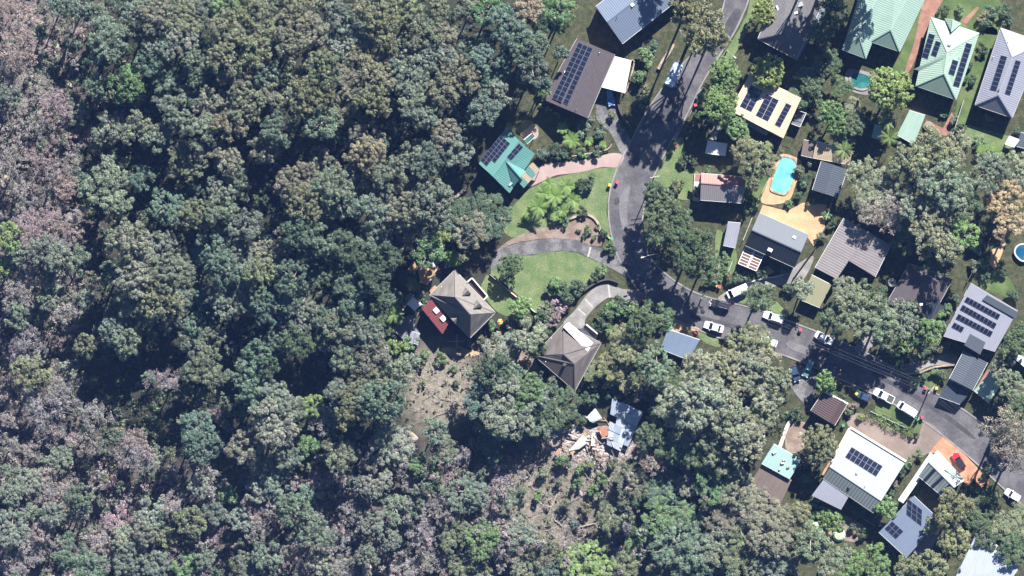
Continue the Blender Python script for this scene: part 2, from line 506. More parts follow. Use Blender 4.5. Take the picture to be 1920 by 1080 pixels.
build_road()

def road_mark(name, pts, up, mat, label, smooth=True):
    o = sheet(name, pts, .02, mat, label, smooth)
    o.location.z = up
    return o
for pts, mt, lab in (([(1160,380),(1172,352),(1182,350),(1176,385),(1176,430),(1166,425)], ASPHALT_L, 'pale worn wheel track on the street bend'), ([(1152,372),(1160,370),(1161,380),(1153,383)], ASPHALT_D, 'dark oil patch near the stone edging'), ([(1188,470),(1205,470),(1222,498),(1206,506),(1194,490)], ASPHALT_L, 'pale worn patch at the driveway mouth'),
    ([(1640,705),(1700,738),(1760,775),(1820,820),(1824,815),(1764,768),(1704,732),(1646,700)], ASPHALT_D, 'dark tar seam along the lower street'), ([(1300,590),(1345,600),(1400,615),(1398,621),(1344,607),(1298,597)], ASPHALT_D, 'dark tar seam beside the black wagon'), ([(1240,215),(1262,180),(1276,188),(1256,226)], ASPHALT_D, 'dark patch repair on the upper street'),
    ([(1480,640),(1520,655),(1516,666),(1478,652)], ASPHALT_L, 'pale patch repair near the lone red bin'), ([(1375,20),(1390,24),(1368,70),(1352,66)], ASPHALT_D, 'dark patch repair at the top of the street'), ([(1205,300),(1216,280),(1222,284),(1212,306)], ASPHALT_L, 'small pale patch on the street above the bend')):
    road_mark('road_patch', pts, .13, mt, lab)
Z1, Z2, Z3, Z4 = .03, .055, .08, .105
# lawns
sheet('lawn', [(970,378),(1000,351),(1063,327),(1130,315),(1158,314),(1146,345),(1139,372),(1138,400),(1143,440),(1130,438),(1114,410),(1093,404),(1063,418),(1010,428),(960,445),(942,420)], Z1, LAWN, 'green lawn between the pink driveway and the bare garden bed', ragged=.8)
sheet('lawn', [(932,499),(967,483),(1007,477),(1047,471),(1077,473),(1103,483),(1138,501),(1128,520),(1098,536),(1062,566),(1046,598),(1012,592),(962,545),(921,514)], Z1, LAWN, 'mown lawn enclosed by the curved grey driveway', ragged=.8)
sheet('lawn', [(918,518),(975,568),(962,592),(932,584),(903,545),(908,524)], Z1, LAWN, 'small worn lawn beside the balcony of the grey two-storey house', ragged=.8)
sheet('lawn', [(1412,-40),(1404,15),(1384,58),(1359,97),(1336,132),(1345,135),(1372,110),(1395,70),(1425,10),(1440,-40)], Z1, LAWN, 'grass verge beside the street at the top', ragged=.6)
sheet('lawn', [(1260,270),(1280,258),(1284,290),(1278,320),(1310,322),(1308,370),(1270,372),(1222,352),(1226,338),(1240,308)], Z1, LAWN, 'pale grass verge by the red and yellow bins', ragged=.8)
sheet('lawn', [(1402,330),(1425,325),(1442,345),(1430,372),(1412,400),(1398,410),(1392,385)], Z1, LAWN_D, 'narrow lush lawn beside the pool fence', ragged=.6)
sheet('lawn', [(1345,430),(1375,462),(1382,490),(1372,515),(1350,530),(1335,520),(1340,480)], Z1, LAWN, 'strip of grass in front of the long lavender shed', ragged=.8)
sheet('lawn', [(1738,2),(1722,0),(1690,97),(1668,135),(1672,150),(1697,130),(1720,85)], Z1, LAWN_D, 'narrow grass strip beside the mint roof', ragged=.5)
sheet('lawn', [(1755,30),(1775,0),(1872,0),(1880,40),(1870,65),(1840,60),(1800,48)], Z1, LAWN_D, 'front lawn above the pale green solar house', ragged=.6)
sheet('lawn', [(1840,62),(1872,70),(1825,198),(1800,250),(1790,248),(1795,190)], Z1, LAWN_D, 'grass strip between the pale green and lavender roofs', ragged=.6)
sheet('lawn', [(1800,232),(1905,262),(1880,282),(1845,275),(1795,262)], Z1, LAWN, 'back lawn below the lavender-grey roof', ragged=.6)
sheet('lawn', [(1840,520),(1870,505),(1898,530),(1905,562),(1870,550),(1838,538)], Z1, LAWN_D, 'bright lawn beside the round pool', ragged=.6)
sheet('lawn', [(1640,770),(1662,752),(1738,795),(1728,812),(1700,800),(1665,782)], Z1, LAWN_D, 'grass verge under the parked white vans', ragged=.5)
sheet('lawn', [(1712,700),(1745,690),(1770,690),(1762,720),(1745,735),(1716,712)], Z1, LAWN_D, 'small garden lawn behind the red and yellow bins', ragged=.6)
sheet('lawn', [(1312,617),(1345,634),(1350,650),(1328,645),(1310,632)], Z1, LAWN, 'grass verge beside the silver sedan', ragged=.5)
sheet('lawn', [(1448,560),(1475,588),(1462,592),(1440,580),(1385,566),(1400,550)], Z1, LAWN, 'grass verge below the white van', ragged=.5)
sheet('lawn', [(985,225),(1003,232),(1010,245),(985,252),(968,245)], Z1, LAWN, 'little lawn behind the teal roof', ragged=.5)
sheet('lawn', [(838,388),(868,368),(880,385),(862,402),(842,410)], Z1, LAWN_D, 'wedge of lawn below the stone terrace wall', ragged=.5)
# paths, drives, beds
sheet('garden_bed', [(931,471),(958,449),(987,436),(1007,429),(1030,424),(1063,420),(1093,406),(1112,411),(1126,434),(1128,458),(1109,461),(1080,450),(1040,446),(997,450),(963,457)], Z2, SOIL, 'bare brown garden bed above the curved driveway', ragged=.8)
sheet('driveway', [(920,505),(933,472),(963,458),(997,451),(1040,447),(1080,450),(1112,462),(1150,473),(1168,497),(1184,522),(1162,512),(1140,500),(1103,482),(1077,472),(1047,470),(1007,476),(967,482),(938,497)], Z3, CONC_D, 'curved grey concrete driveway above the mown lawn')
sheet('driveway', [(996,349),(985,342),(1012,312),(1030,307),(1070,303),(1117,295),(1147,287),(1170,292),(1158,313),(1130,313),(1093,322),(1063,326),(1038,330)], Z3, PINK, 'pinkish concrete driveway leading to the teal-roofed house')
sheet('driveway', [(1056,605),(1077,583),(1098,555),(1118,538),(1140,532),(1168,542),(1193,543),(1207,553),(1200,568),(1188,578),(1172,562),(1143,558),(1127,567),(1110,582),(1098,598),(1094,615),(1075,615)], Z3, CONC, 'pale concrete driveway of the brown-roofed house')
sheet('driveway', [(1262,597),(1312,616),(1302,632),(1252,618)], Z4, TAN, 'orange paved parking apron in front of the blue carport', smooth=False)
sheet('driveway', [(1346,560),(1365,545),(1395,528),(1440,520),(1480,508),(1500,492),(1525,480),(1518,505),(1500,530),(1470,533),(1410,548),(1378,568)], Z3, CONC, 'concrete driveway under the white van')
sheet('driveway', [(1685,692),(1706,679),(1740,668),(1790,664),(1790,682),(1745,686),(1713,700)], Z3, CONC, 'curved concrete driveway to the grey garage')
sheet('driveway', [(1588,790),(1605,775),(1640,782),(1675,803),(1705,822),(1722,815),(1735,790),(1768,815),(1762,835),(1735,853),(1700,866),(1650,838),(1600,808)], Z3, BROWNDRIVE, 'wide brown driveway above the white solar roof')
sheet('driveway', [(1768,818),(1795,838),(1828,872),(1852,900),(1835,925),(1808,905),(1757,848),(1740,852)], Z4, ORANGE, 'terracotta forecourt under the red car', smooth=False)
sheet('driveway', [(1478,715),(1495,684),(1530,700),(1540,715),(1528,735),(1520,768),(1506,756)], Z3, CONC_D, 'grey driveway beside the brown carport roof')
sheet('driveway', [(1602,655),(1622,630),(1648,618),(1640,642),(1622,662)], Z3, CONC, 'short pale driveway under the gum trees')
sheet('driveway', [(1126,170),(1158,168),(1160,230),(1182,262),(1168,292),(1145,250),(1118,222)], Z3, CONC_D, 'grey driveway below the white carport')
sheet('driveway', [(1736,-10),(1772,-10),(1752,28),(1726,88),(1706,132),(1697,132),(1714,80)], Z3, BRICKP, 'long red brick driveway beside the pale green solar house')
sheet('path', [(1802,40),(1832,12),(1836,15),(1812,45)], Z3, BRICKP, 'short red brick garden path', smooth=False)
sheet('path', [(1300,205),(1312,165),(1316,168),(1268,262),(1262,262)], Z2, CONC, 'concrete footpath strip beside the shaded street', smooth=False)
sheet('path', [(1330,262),(1340,232),(1352,228),(1344,262)], Z2, CONC, 'short path beside the white garden shed', smooth=False)
sheet('path', [(830,652),(870,654),(902,662),(880,668),(835,662)], Z2, TAN, 'sandy track below the grey two-storey house')
sheet('terrace', [(1455,290),(1502,302),(1492,345),(1476,378),(1428,380),(1440,340)], Z2, TAN, 'sandstone paving around the turquoise pool')
sheet('terrace', [(1430,384),(1476,396),(1505,380),(1550,384),(1546,428),(1526,462),(1512,442),(1473,421),(1424,400)], Z2, TAN, 'large sandy terrace behind the dark gable roof', smooth=False)
sheet('terrace', [(1860,468),(1886,455),(1878,478),(1866,505),(1855,495)], Z2, TAN, 'timber-coloured terrace beside the round pool', smooth=False)
sheet('terrace', [(1735,225),(1768,240),(1785,210),(1790,225),(1775,255),(1745,250)], Z2, BRICKP, 'red brick terrace with the round table', smooth=False)
sheet('terrace', [(1590,130),(1640,140),(1650,165),(1625,178),(1590,165)], Z2, CONC, 'shaded paving around the small pool')
sheet('terrace', [(1000,232),(1010,250),(1000,262),(975,252),(990,240)], Z3, PINK, 'curved pink paving behind the teal roof')
sheet('terrace', [(1420,505),(1440,498),(1452,510),(1430,520),(1422,520)], Z3, TAN, 'small tan paved corner by the pergola', smooth=False)
sheet('path', [(1826,735),(1852,692),(1860,695),(1834,738)], Z2, BRICKP, 'red paved strip between the two small roofs', smooth=False)
sheet('bare_ground', [(1480,800),(1512,792),(1510,835),(1490,850),(1472,840)], Z1, SOIL, 'bare earth beside the teal-roofed shed', ragged=1)
sheet('bare_ground', [(1520,965),(1545,950),(1620,985),(1625,1010),(1590,1015),(1530,990)], Z1, SOIL, 'stony bare garden below the white solar roof', ragged=1)
sheet('bare_ground', [(1040,800),(1110,800),(1205,800),(1215,850),(1170,890),(1060,870),(1020,845)], Z1, PALE, 'churned earth around the collapsed house', ragged=2)
sheet('bare_ground', [(900,640),(960,640),(1000,670),(1010,700),(990,705),(950,670),(890,655)], Z1, SOIL, 'bare earth beside the brown tiled roof', ragged=1)

# concrete joints and pale edges on the drives
for pts, lab in (([(1106,463),(1109,464),(1104,482),(1101,481)], 'pale joint across the curved grey driveway'), ([(1139,533),(1142,533),(1145,558),(1142,558)], 'pale joint across the upper pale driveway'), ([(1096,562),(1098,560),(1112,574),(1110,577)], 'pale joint across the middle of the pale driveway'), ([(1083,580),(1085,578),(1099,590),(1097,592)], 'pale joint across the lower pale driveway'), ([(1718,683),(1722,682),(1727,693),(1723,694)], 'pale joint across the garage driveway')):
    sheet('driveway_joint', pts, .12, plain('joint_cement', (.30, .285, .265)), lab, smooth=False)

# ================================================================== buildings
def V3(p, z):
    return P(p[0], p[1], z * 1.3 if z > 2.6 else z)

def face_uv(pts):
    n = (pts[1] - pts[0]).cross(pts[2] - pts[0]).normalized()
    if n.z < 0: n = -n
    h = Vector((0, 0, 1)).cross(n)
    if h.length < .02: h = (pts[1] - pts[0])
    h.normalize(); s = n.cross(h)
    return [(p.dot(h), p.dot(s)) for p in pts]

def inset_poly(pts, d):
    c = sum((Vector((p.x, p.y, 0)) for p in pts), Vector()) / len(pts)
    out = []
    for p in pts:
        r = Vector((p.x - c.x, p.y - c.y, 0)); L = r.length
        q = r * max(.5, (L - d) / L) + c
        out.append(Vector((q.x, q.y, p.z)))
    return out

class Building:
    """one building: walls, roof with ridge caps and gutters, windows"""
    def __init__(s, name, label, cat, corners, group=None):
        c = sum((P(*p) for p in corners), Vector()) / len(corners)
        s.root = thing(name, c, label, cat, group); s.org = c; s.faces = []
    def roof(s, faces, mat, th=.14, name='roof', ridges=(), gutters=(), ridge_mat=None, gut_mat=None, mats=None):
        """faces: lists of world points"""
        m = MB(s.org)
        for f in faces:
            f = [Vector(p) for p in f]
            nrm = (f[1] - f[0]).cross(f[2] - f[0])
            if nrm.z < 0: f = f[::-1]
            s.faces.append(f)
            k = len(m.f); m.prism(f, (0, 0, -th)); m.uv[k] = face_uv(f)
            if len(f) == 4:                      # warped quads are creased along one diagonal
                b0 = m.f[k][0]; m.f[k] = (b0, b0 + 1, b0 + 2); uvq = m.uv[k]; m.uv[k] = uvq[:3]
                m.uv[len(m.f)] = [uvq[0], uvq[2], uvq[3]]; m.f.append((b0, b0 + 2, b0 + 3))
        o = m.build(name, mat, s.root)
        if mats:
            for x in mats: o.data.materials.append(x[0])
            # second material for listed faces (each face owns n+2 polygons)
            idx = 0
            for fi, f in enumerate(faces):
                cnt = len(f) + (3 if len(f) == 4 else 2)
                for x_i, x in enumerate(mats):
                    if fi in x[1]:
                        for q in range(idx, idx + cnt): o.data.polygons[q].material_index = x_i + 1
                idx += cnt
        for a, b in ridges:
            r = MB(s.org); r.beam(a + Vector((0, 0, .03)), b + Vector((0, 0, .03)), .26, .09)
            r.build('ridge_cap', ridge_mat or mat, o)
        for a, b in gutters:
            r = MB(s.org); r.beam(a - Vector((0, 0, .08)), b - Vector((0, 0, .08)), .15, .14)
            r.build('gutter', gut_mat or WHITE, o)
        s.last = o
        return o
    def walls(s, tops, mat, inset=.5, windows=True, z0=-1.0, door=True):
        """tops: list of (point at eave or apex); wall sheets stand from below ground to just under the roof"""
        t = inset_poly(tops, inset)
        m = MB(s.org); n = len(t)
        area = sum(t[i].x * t[(i + 1) % n].y - t[(i + 1) % n].x * t[i].y for i in range(n))
        if area < 0: t = t[::-1]
        for i in range(n):
            a, b = t[i], t[(i + 1) % n]
            m.poly([(a.x, a.y, z0), (b.x, b.y, z0), (b.x, b.y, b.z - .12), (a.x, a.y, a.z - .12)])
        m.build('wall', mat, s.root)
        if not windows: return
        first = True
        for i in range(n):
            a, b = t[i], t[(i + 1) % n]
            d = Vector((b.x - a.x, b.y - a.y, 0)); L = d.length
            if L < 2.6: continue
            d.normalize(); nn = Vector((d.y, -d.x, 0)); rz = math.atan2(d.y, d.x)
            k = max(1, int(L / 4.0)); zt = min(a.z, b.z)
            for j in range(k):
                p = Vector((a.x, a.y, 0)) + d * (L * (j + .5) / k)
                if first and door:
                    q = MB(s.org); q.box(p + nn * .02 + Vector((0, 0, 1.02)), (.9, .1, 2.04), rz); dr = q.build('door', TIMBER, s.root)
                    q = MB(s.org); q.box(p + nn * .09 + d * .35 + Vector((0, 0, 1.0)), (.05, .08, .14), rz); q.build('handle', STEEL, dr)
                    first = False; continue
                for zc in ([1.5] if zt < 4.4 else [1.4, zt - 1.3]):
                    q = MB(s.org); q.box(p + nn * .02 + Vector((0, 0, zc)), (1.5, .1, 1.15), rz); w = q.build('window', WHITE, s.root)
                    q = MB(s.org); q.box(p + nn * .04 + Vector((0, 0, zc)), (1.34, .1, 1.0), rz); q.build('pane', GLASS, w)
    def posts(s, tops, inset=.25, mat=None, r=.06):
        for p in inset_poly(tops, inset):
            m = MB(s.org); m.beam((p.x, p.y, -.3), (p.x, p.y, p.z - .1), r * 2, r * 2); m.build('post', mat or STEEL, s.root)
    def onface(s, fi, px, py, up=0.0):
        f = s.faces[fi]; z = f[0].z
        for _ in range(4):
            p = P(px, py, z)
            tr = (f[0], f[1], f[2])
            if len(f) == 4:
                d = f[2] - f[0]
                side = lambda q: d.x * (q.y - f[0].y) - d.y * (q.x - f[0].x)
                if side(p) * side(f[1]) < 0: tr = (f[0], f[2], f[3])
            n = (tr[1] - tr[0]).cross(tr[2] - tr[0]).normalized()
            z = tr[0].z - (n.x * (p.x - tr[0].x) + n.y * (p.y - tr[0].y)) / n.z
        return P(px, py, z) + n * up
    def solar(s, fi, quad, nx, ny, up=.1, gap=.018, skip=(), tilt=0.0):
        """nx panels along a-b, ny along a-d; alike panels share one mesh"""
        a, b, c, d = (s.onface(fi, *q, up) for q in quad)
        mid = s.onface(fi, *lerp2(lerp2(quad[0], quad[1], .5), lerp2(quad[3], quad[2], .5), .5), up)
        rise = max(0, mid.z - (a.z + b.z + c.z + d.z) / 4) + abs((a.z + c.z) - (b.z + d.z)) / 4
        a, b, c, d = (q + Vector((0, 0, rise)) for q in (a, b, c, d))
        ex = ((b - a) + (c - d)) / 2 / nx; ey = ((d - a) + (c - b)) / 2 / ny
        nrm = ex.cross(ey).normalized()
        if nrm.z < 0: nrm = -nrm
        m = MB()
        u, v = ex * (.5 - gap), ey * (.5 - gap)
        lift = nrm * (tilt * ey.length)
        q = [-u - v + lift, u - v + lift, u + v, -u + v]
        uvq = [(0, 0), (1, 0), (1, 1), (0, 1)]
        if (q[1] - q[0]).cross(q[2] - q[0]).dot(nrm) < 0: q = q[::-1]; uvq = uvq[::-1]
        m.prism(q, -nrm * .04); m.uv[0] = uvq
        for k in range(1, 6): m.uv[k] = [(0, 0)] * 4
        mesh = None
        for i in range(nx):
            for j in range(ny):
                if (i, j) in skip: continue
                p = (a + b + c + d) / 4 + ex * (i + .5 - nx / 2) + ey * (j + .5 - ny / 2) - s.org
                if mesh is None:
                    o = m.build('solar_panel', SOLAR, s.root); mesh = o.data
                else:
                    o = link('solar_panel', mesh, s.root)
                o.location = p
    def bump(s, fi, px, py, size=(.6, .6, .35), mat=None, name='skylight', rz=0.0):
        p = s.onface(fi, px, py, size[2] * .3); m = MB(s.org); m.box(p, size, rz); return m.build(name, mat or WHITE, s.root)
    def pipe(s, fi, px, py, h=.6, r=.07, mat=None, name='vent_pipe'):
        p = s.onface(fi, px, py); m = MB(s.org); m.tube([p - Vector((0, 0, .1)), p + Vector((0, 0, h))], r, 8)
        o = m.build(name, mat or STEEL, s.root)
        m = MB(s.org); m.tube([p + Vector((0, 0, h)), p + Vector((0, 0, h + .1))], [r * 1.7, r * .6], 8); m.build('cap', mat or STEEL, o)

def lerp2(a, b, t): return tuple(x + (y - x) * t for x, y in zip(a, b))

def gable(name, label, cat, a, b, c, d, ze, zr, mat, wall, f=.5, ze2=None, windows=True, gut=True, gut_mat=None, mats=None, open_=False, group=None, f2=None):
    """a-b and d-c are the gable ends"""
    f2 = f if f2 is None else f2; ze2 = ze if ze2 is None else ze2
    B = Building(name, label, cat, [a, b, c, d], group)
    A, D = V3(a, ze), V3(d, ze); Bb, C = V3(b, ze2), V3(c, ze2)
    r1, r2 = V3(lerp2(a, b, f), zr), V3(lerp2(d, c, f2), zr)
    B.roof([[A, r1, r2, D], [r1, Bb, C, r2]], mat, ridges=[(r1, r2)], gutters=[(A, D), (Bb, C)] if gut else [], gut_mat=gut_mat, mats=mats)
    if open_: B.posts([A, Bb, C, D])
    else: B.walls([A, r1, Bb, C, r2, D], wall, windows=windows, door=windows)
    return B

def hip(name, label, cat, a, b, c, d, r1, r2, ze, zr, mat, wall, gut_mat=None, windows=True, group=None, ridge_mat=None):
    B = Building(name, label, cat, [a, b, c, d], group)
    A, Bb, C, D = (V3(p, ze) for p in (a, b, c, d)); q1, q2 = V3(r1, zr), V3(r2, zr)
    B.roof([[A, Bb, q1], [Bb, C, q2, q1], [C, D, q2], [D, A, q1, q2]], mat, ridge_mat=ridge_mat,
           ridges=[(q1, q2), (A, q1), (Bb, q1), (C, q2), (D, q2)], gutters=[(A, Bb), (Bb, C), (C, D), (D, A)], gut_mat=gut_mat)
    B.walls([A, Bb, C, D], wall, windows=windows)
    return B

def skillion(name, label, cat, a, b, c, d, z1, z2, mat, wall=None, group=None, gut_mat=None, posts=False, windows=False):
    """a-b edge at z1, c-d edge at z2"""
    B = Building(name, label, cat, [a, b, c, d], group)
    A, Bb, C, D = V3(a, z1), V3(b, z1), V3(c, z2), V3(d, z2)
    B.roof([[A, Bb, C, D]], mat, gutters=[(C, D), (A, Bb)], gut_mat=gut_mat)
    if wall: B.walls([A, Bb, C, D], wall, inset=.3, windows=windows, door=windows)
    else: B.posts([A, Bb, C, D])
    return B

BRICKW = plain('brick_wall', (.30, .19, .14), var=.25, scale=4, fine=14)
CREAMW = plain('cream_wall', (.55, .48, .38), var=.1)
WEATHERW = plain('pale_weatherboard', (.52, .53, .52), var=.1)
GREYW = plain('grey_wall', (.25, .26, .27), var=.12)
SHEDW = plain('shed_steel', (.33, .35, .36), var=.12, rough=.5)

r_blue = roofing('blue_grey_metal', (.215, .265, .36), var=.12, period=.5)
r_brown = roofing('brown_tile', (.14, .12, .128), 'tile', var=.25, rough=.8)
r_brown2 = roofing('brown_grey_tile', (.20, .175, .165), 'tile', var=.28, rough=.85)
r_white = roofing('white_sheet', (1.0, .99, .98), var=.15, period=.5)
r_teal = roofing('teal_metal', (.16, .38, .345), var=.1, period=.5)
r_grey = roofing('grey_tile', (.25, .235, .24), 'tile', var=.28, rough=.85)
r_mint = roofing('mint_metal', (.40, .56, .47), var=.15, period=.5)
r_pale = roofing('pale_green_metal', (.44, .60, .48), var=.15, period=.5)
r_lav = roofing('lavender_metal', (.36, .37, .44), var=.15, period=.5)
r_cream = roofing('cream_metal', (.78, .64, .46), var=.15, period=.5)
r_pink = roofing('pink_metal', (.52, .25, .22), var=.12, period=.5)
r_mauve = roofing('mauve_metal', (.36, .33, .34), var=.14, period=.5)
r_tanm = roofing('tan_metal', (.62, .50, .35), var=.15, period=.5)
r_dark = roofing('charcoal_metal', (.045, .055, .075), var=.12, period=.76, streak=2.0)
r_slate = roofing('slate_metal', (.115, .135, .165), var=.1, period=.5)
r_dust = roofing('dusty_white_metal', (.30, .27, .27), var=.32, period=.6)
r_olive = roofing('olive_metal', (.44, .43, .27), var=.1, period=.5)
r_cblue = roofing('pale_blue_metal', (.28, .36, .50), var=.14, period=.5)
r_rust = roofing('rust_brown_metal', (.10, .065, .062), var=.2, period=.5)
r_red = roofing('dark_red_metal', (.27, .075, .08), var=.12, period=.5)
r_big = roofing('off_white_metal', (.50, .53, .53), var=.15, period=.5)
r_rib = roofing('ribbed_grey_metal', (.24, .28, .28), var=.1, period=.76, streak=2.6)
r_aqua = roofing('aqua_metal', (.42, .62, .58), var=.16, period=.5)
r_ply = roofing('weathered_brown_sheet', (.22, .17, .15), var=.3, period=.6)
r_oldtile = roofing('lichened_tile', (.30, .275, .25), 'tile', var=.3, rough=.9)

H = 'house'
# --- along the top
B = gable('house', 'blue-grey metal gable house at the top edge above the solar-covered brown roof', H, (1117,12),(1167,82),(1290,-15),(1240,-85), 3.6, 5.4, r_blue, WEATHERW, f=.42)
B.pipe(1, 1157, 32, mat=DARKT); B.bump(1, 1185, 8, (.8, 1.0, .25), WHITE, rz=.7)

B = gable('house', 'brown tiled house with long solar arrays beside the white carport', H, (1082,72),(1153,102),(1102,222),(1017,186), 3.4, 5.2, r_brown, BRICKW, f=.45, f2=.56, gut_mat=OFFW)
B.solar(0, [(1086,80),(1102,87),(1054,192),(1034,184)], 2, 12)
B.solar(0, [(1103,87),(1112,91),(1065,197),(1055,193)], 1, 12)
B.pipe(1, 1124, 99, mat=WHITE); B.pipe(1, 1080, 205); B.bump(0, 1060, 135, (.5, .5, .2), WHITE)
B = skillion('carport', 'white sheet carport roof joined to the brown solar house', 'carport', (1153,106),(1184,114),(1172,174),(1128,163), 2.9, 2.7, r_white)

B = Building('house', 'teal metal roofed house with striped pergola at the end of the pink driveway', H, [(950,240),(1003,290),(953,360),(898,307)])
ze, zr = 3.6, 5.6
T, Rr, Bo, Lf = V3((950,240), ze), V3((1002,288), ze), V3((955,362), ze), V3((898,307), ze)
g1, g2 = V3((973,263), zr), V3((924,331), zr)
B.roof([[T, g1, g2, Lf], [g1, Rr, Bo, g2]], r_teal, ridges=[(g1, g2)], gutters=[(T, Lf), (Rr, Bo)], gut_mat=r_teal)
B.walls([T, g1, Rr, Bo, g2, Lf], CREAMW)
cr1, cr2 = V3((947,300), zr - .1), V3((976,333), zr - .6)
cw, ce = V3((963,350), ze + .2), V3((986,321), ze + .25)
B.roof([[cr1, cr2, cw], [cr1, ce, cr2]], r_teal, name='cross_gable', ridges=[(cr1, cr2)])
B.solar(0, [(939,253),(957,270),(919,317),(901,301)], 3, 8, skip=[(2, 6), (2, 7)])
B.solar(1, [(973,268),(981,276),(958,300),(950,294)], 2, 3)
B.bump(1, 957, 345, (1.0, .5, .35), STEEL, name='vent_pipe', rz=.8); B.pipe(0, 933, 333)
B = Building('pergola', 'pergola with cream and green sheet stripes against the teal roof', 'pergola', [(970,335),(1003,305),(1012,322),(985,350)])
a0, a1, b0, b1 = (967,337), (999,304), (982,353), (1013,318)
for i in range(4):
    q = [V3(lerp2(a0, a1, i / 4 + .005), 2.7), V3(lerp2(a0, a1, (i + 1) / 4 - .005), 2.7), V3(lerp2(b0, b1, (i + 1) / 4 - .005), 2.5), V3(lerp2(b0, b1, i / 4 + .005), 2.5)]
    B.roof([q], r_teal if i % 2 == 0 else r_tanm, th=.05, name='roof_sheet')
B.posts([V3(p, 2.6) for p in (a0, a1, b1, b0)])
skillion('lean_to', 'small teal lean-to roof behind the teal house', 'shed', (982,262),(997,250),(1003,256),(988,270), 2.8, 2.6, r_teal, None)

B = hip('house', 'grey tiled hip-roofed house beside the leafy street tree at the top', H, (1421,73),(1492,111),(1566,-40),(1478,-75), (1469,62),(1518,-35), 3.4, 5.6, r_grey, BRICKW, ridge_mat=plain('ridge_tile', (.10, .095, .10)))
B.roof([[V3((1541,10), 3.0), V3((1549,14), 2.9), V3((1495,115), 2.9), V3((1488,110), 3.0)]], r_blue, name='veranda_roof')
B.bump(3, 1458, 15, (.4, 1.2, .2), WHITE, rz=.4); B.bump(1, 1500, 8, (1.3, 1.0, .3), STEEL, rz=.3, name='hot_water_unit'); B.bump(1, 1492, 24, (.9, .5, .25), WHITE, rz=.3)
B = hip('house', 'large mint metal roof half in tree shade at the top edge', H, (1632,78),(1687,97),(1745,-25),(1686,-50), (1670,56),(1704,-10), 3.6, 5.4, r_mint, CREAMW, gut_mat=r_mint)
Aq = [V3(p, 3.5) for p in ((1579,93),(1624,110),(1680,-35),(1626,-55))]
q1, q2 = V3((1611,68), 5.2), V3((1646,-10), 5.2)
B.roof([[Aq[0], Aq[1], q1], [Aq[1], Aq[2], q2, q1], [Aq[2], Aq[3], q2], [Aq[3], Aq[0], q1, q2]], r_mint, name='roof_wing', ridges=[(q1, q2), (Aq[0], q1), (Aq[1], q1)], gutters=[(Aq[0], Aq[1])], gut_mat=r_mint)
B.walls(Aq, CREAMW); B.bump(7, 1608, 63, (.8, .8, .2), WHITE)

B = hip('house', 'pale green metal hip house with four columns of solar panels', H, (1746,32),(1836,62),(1793,187),(1717,161), (1776,97),(1770,138), 3.4, 5.6, r_pale, CREAMW, gut_mat=r_pale)
B.solar(3, [(1742,62),(1754,66),(1740,111),(1728,107)], 1, 5)
B.solar(3, [(1755,76),(1765,80),(1756,107),(1745,103)], 1, 3)
B.solar(1, [(1811,80),(1823,83),(1798,164),(1786,160)], 1, 9)
B.solar(1, [(1786,111),(1797,115),(1789,142),(1777,138)], 1, 3)
B.pipe(0, 1780, 84, .5, .28, STEEL, 'whirly_vent'); B.pipe(1, 1799, 107, mat=WHITE)
gq = [V3((1771,34), 3.5), V3((1803,44), 3.5), V3((1784,60), 4.75)]
B.roof([[gq[0], V3((1787,36), 4.7), gq[2]], [V3((1787,36), 4.7), gq[1], gq[2]]], r_pale, name='front_gable', ridges=[(V3((1787,36), 4.7), gq[2])])
vq = [V3((1713,130), 3.35), V3((1727,133), 3.5), V3((1776,106), 5.62), V3((1773,101), 5.62)]
B.roof([vq], r_pale, name='side_gable')

B = hip('house', 'lavender-grey metal hip house with two long solar strips by the edge', H, (1876,52),(1955,80),(1898,221),(1828,197), (1898,107),(1872,178), 3.4, 5.5, r_lav, BRICKW, gut_mat=OFFW)
B.solar(3, [(1877,104),(1889,106),(1869,171),(1856,167)], 1, 8)
B.solar(1, [(1904,113),(1914,115),(1894,179),(1883,175)], 1, 8)
B.pipe(3, 1862, 107, mat=WHITE); B.pipe(0, 1890, 78, mat=WHITE); B.bump(3, 1873, 170, (.3, .5, .3), DARKT, name='vent_pipe')

# --- middle
B = Building('house', 'cream metal roofed house carrying three dark solar arrays', H, [(1407,138),(1502,183),(1468,259),(1368,207)])
N_, E_, S_, W_ = V3((1407,138), 4.6), V3((1502,183), 4.9), V3((1468,259), 4.9), V3((1368,207), 4.6)
ra, rb = V3(lerp2((1407,138), (1502,183), .74), 5.9), V3(lerp2((1368,207), (1468,259), .74), 5.9)
B.roof([[N_, ra, rb, W_], [ra, E_, S_, rb]], r_cream, ridges=[(ra, rb)], gutters=[(N_, W_), (E_, S_)], gut_mat=r_cream)
B.walls([N_, ra, E_, S_, rb, W_], WEATHERW)
B.solar(0, [(1408,160),(1430,170),(1409,210),(1387,199)], 2, 5)
B.solar(0, [(1437,177),(1461,188),(1440,228),(1417,216)], 2, 5)
B.solar(1, [(1474,193),(1484,198),(1463,239),(1452,233)], 1, 6)
B.roof([[V3((1369,208), 2.9), V3((1441,248), 2.9), V3((1437,255), 2.7), V3((1364,214), 2.7)]], r_lav, name='awning')
m = MB(B.org); m.prism([V3((1495,207), 2.5), V3((1512,212), 2.5), V3((1500,238), 2.5), V3((1484,232), 2.5)], (0, 0, -.2)); bal = m.build('balcony', GREYDECK, B.root)
m = MB(B.org)
for a_, b_ in (((1495,207),(1512,212)), ((1512,212),(1500,238)), ((1500,238),(1484,232))): m.beam(V3(a_, 3.5), V3(b_, 3.5), .08, .08); m.beam(V3(a_, 2.5), V3(a_, 3.5), .06, .06); m.beam(V3(b_, 2.5), V3(b_, 3.5), .06, .06)
m.build('railing', WHITE, bal)

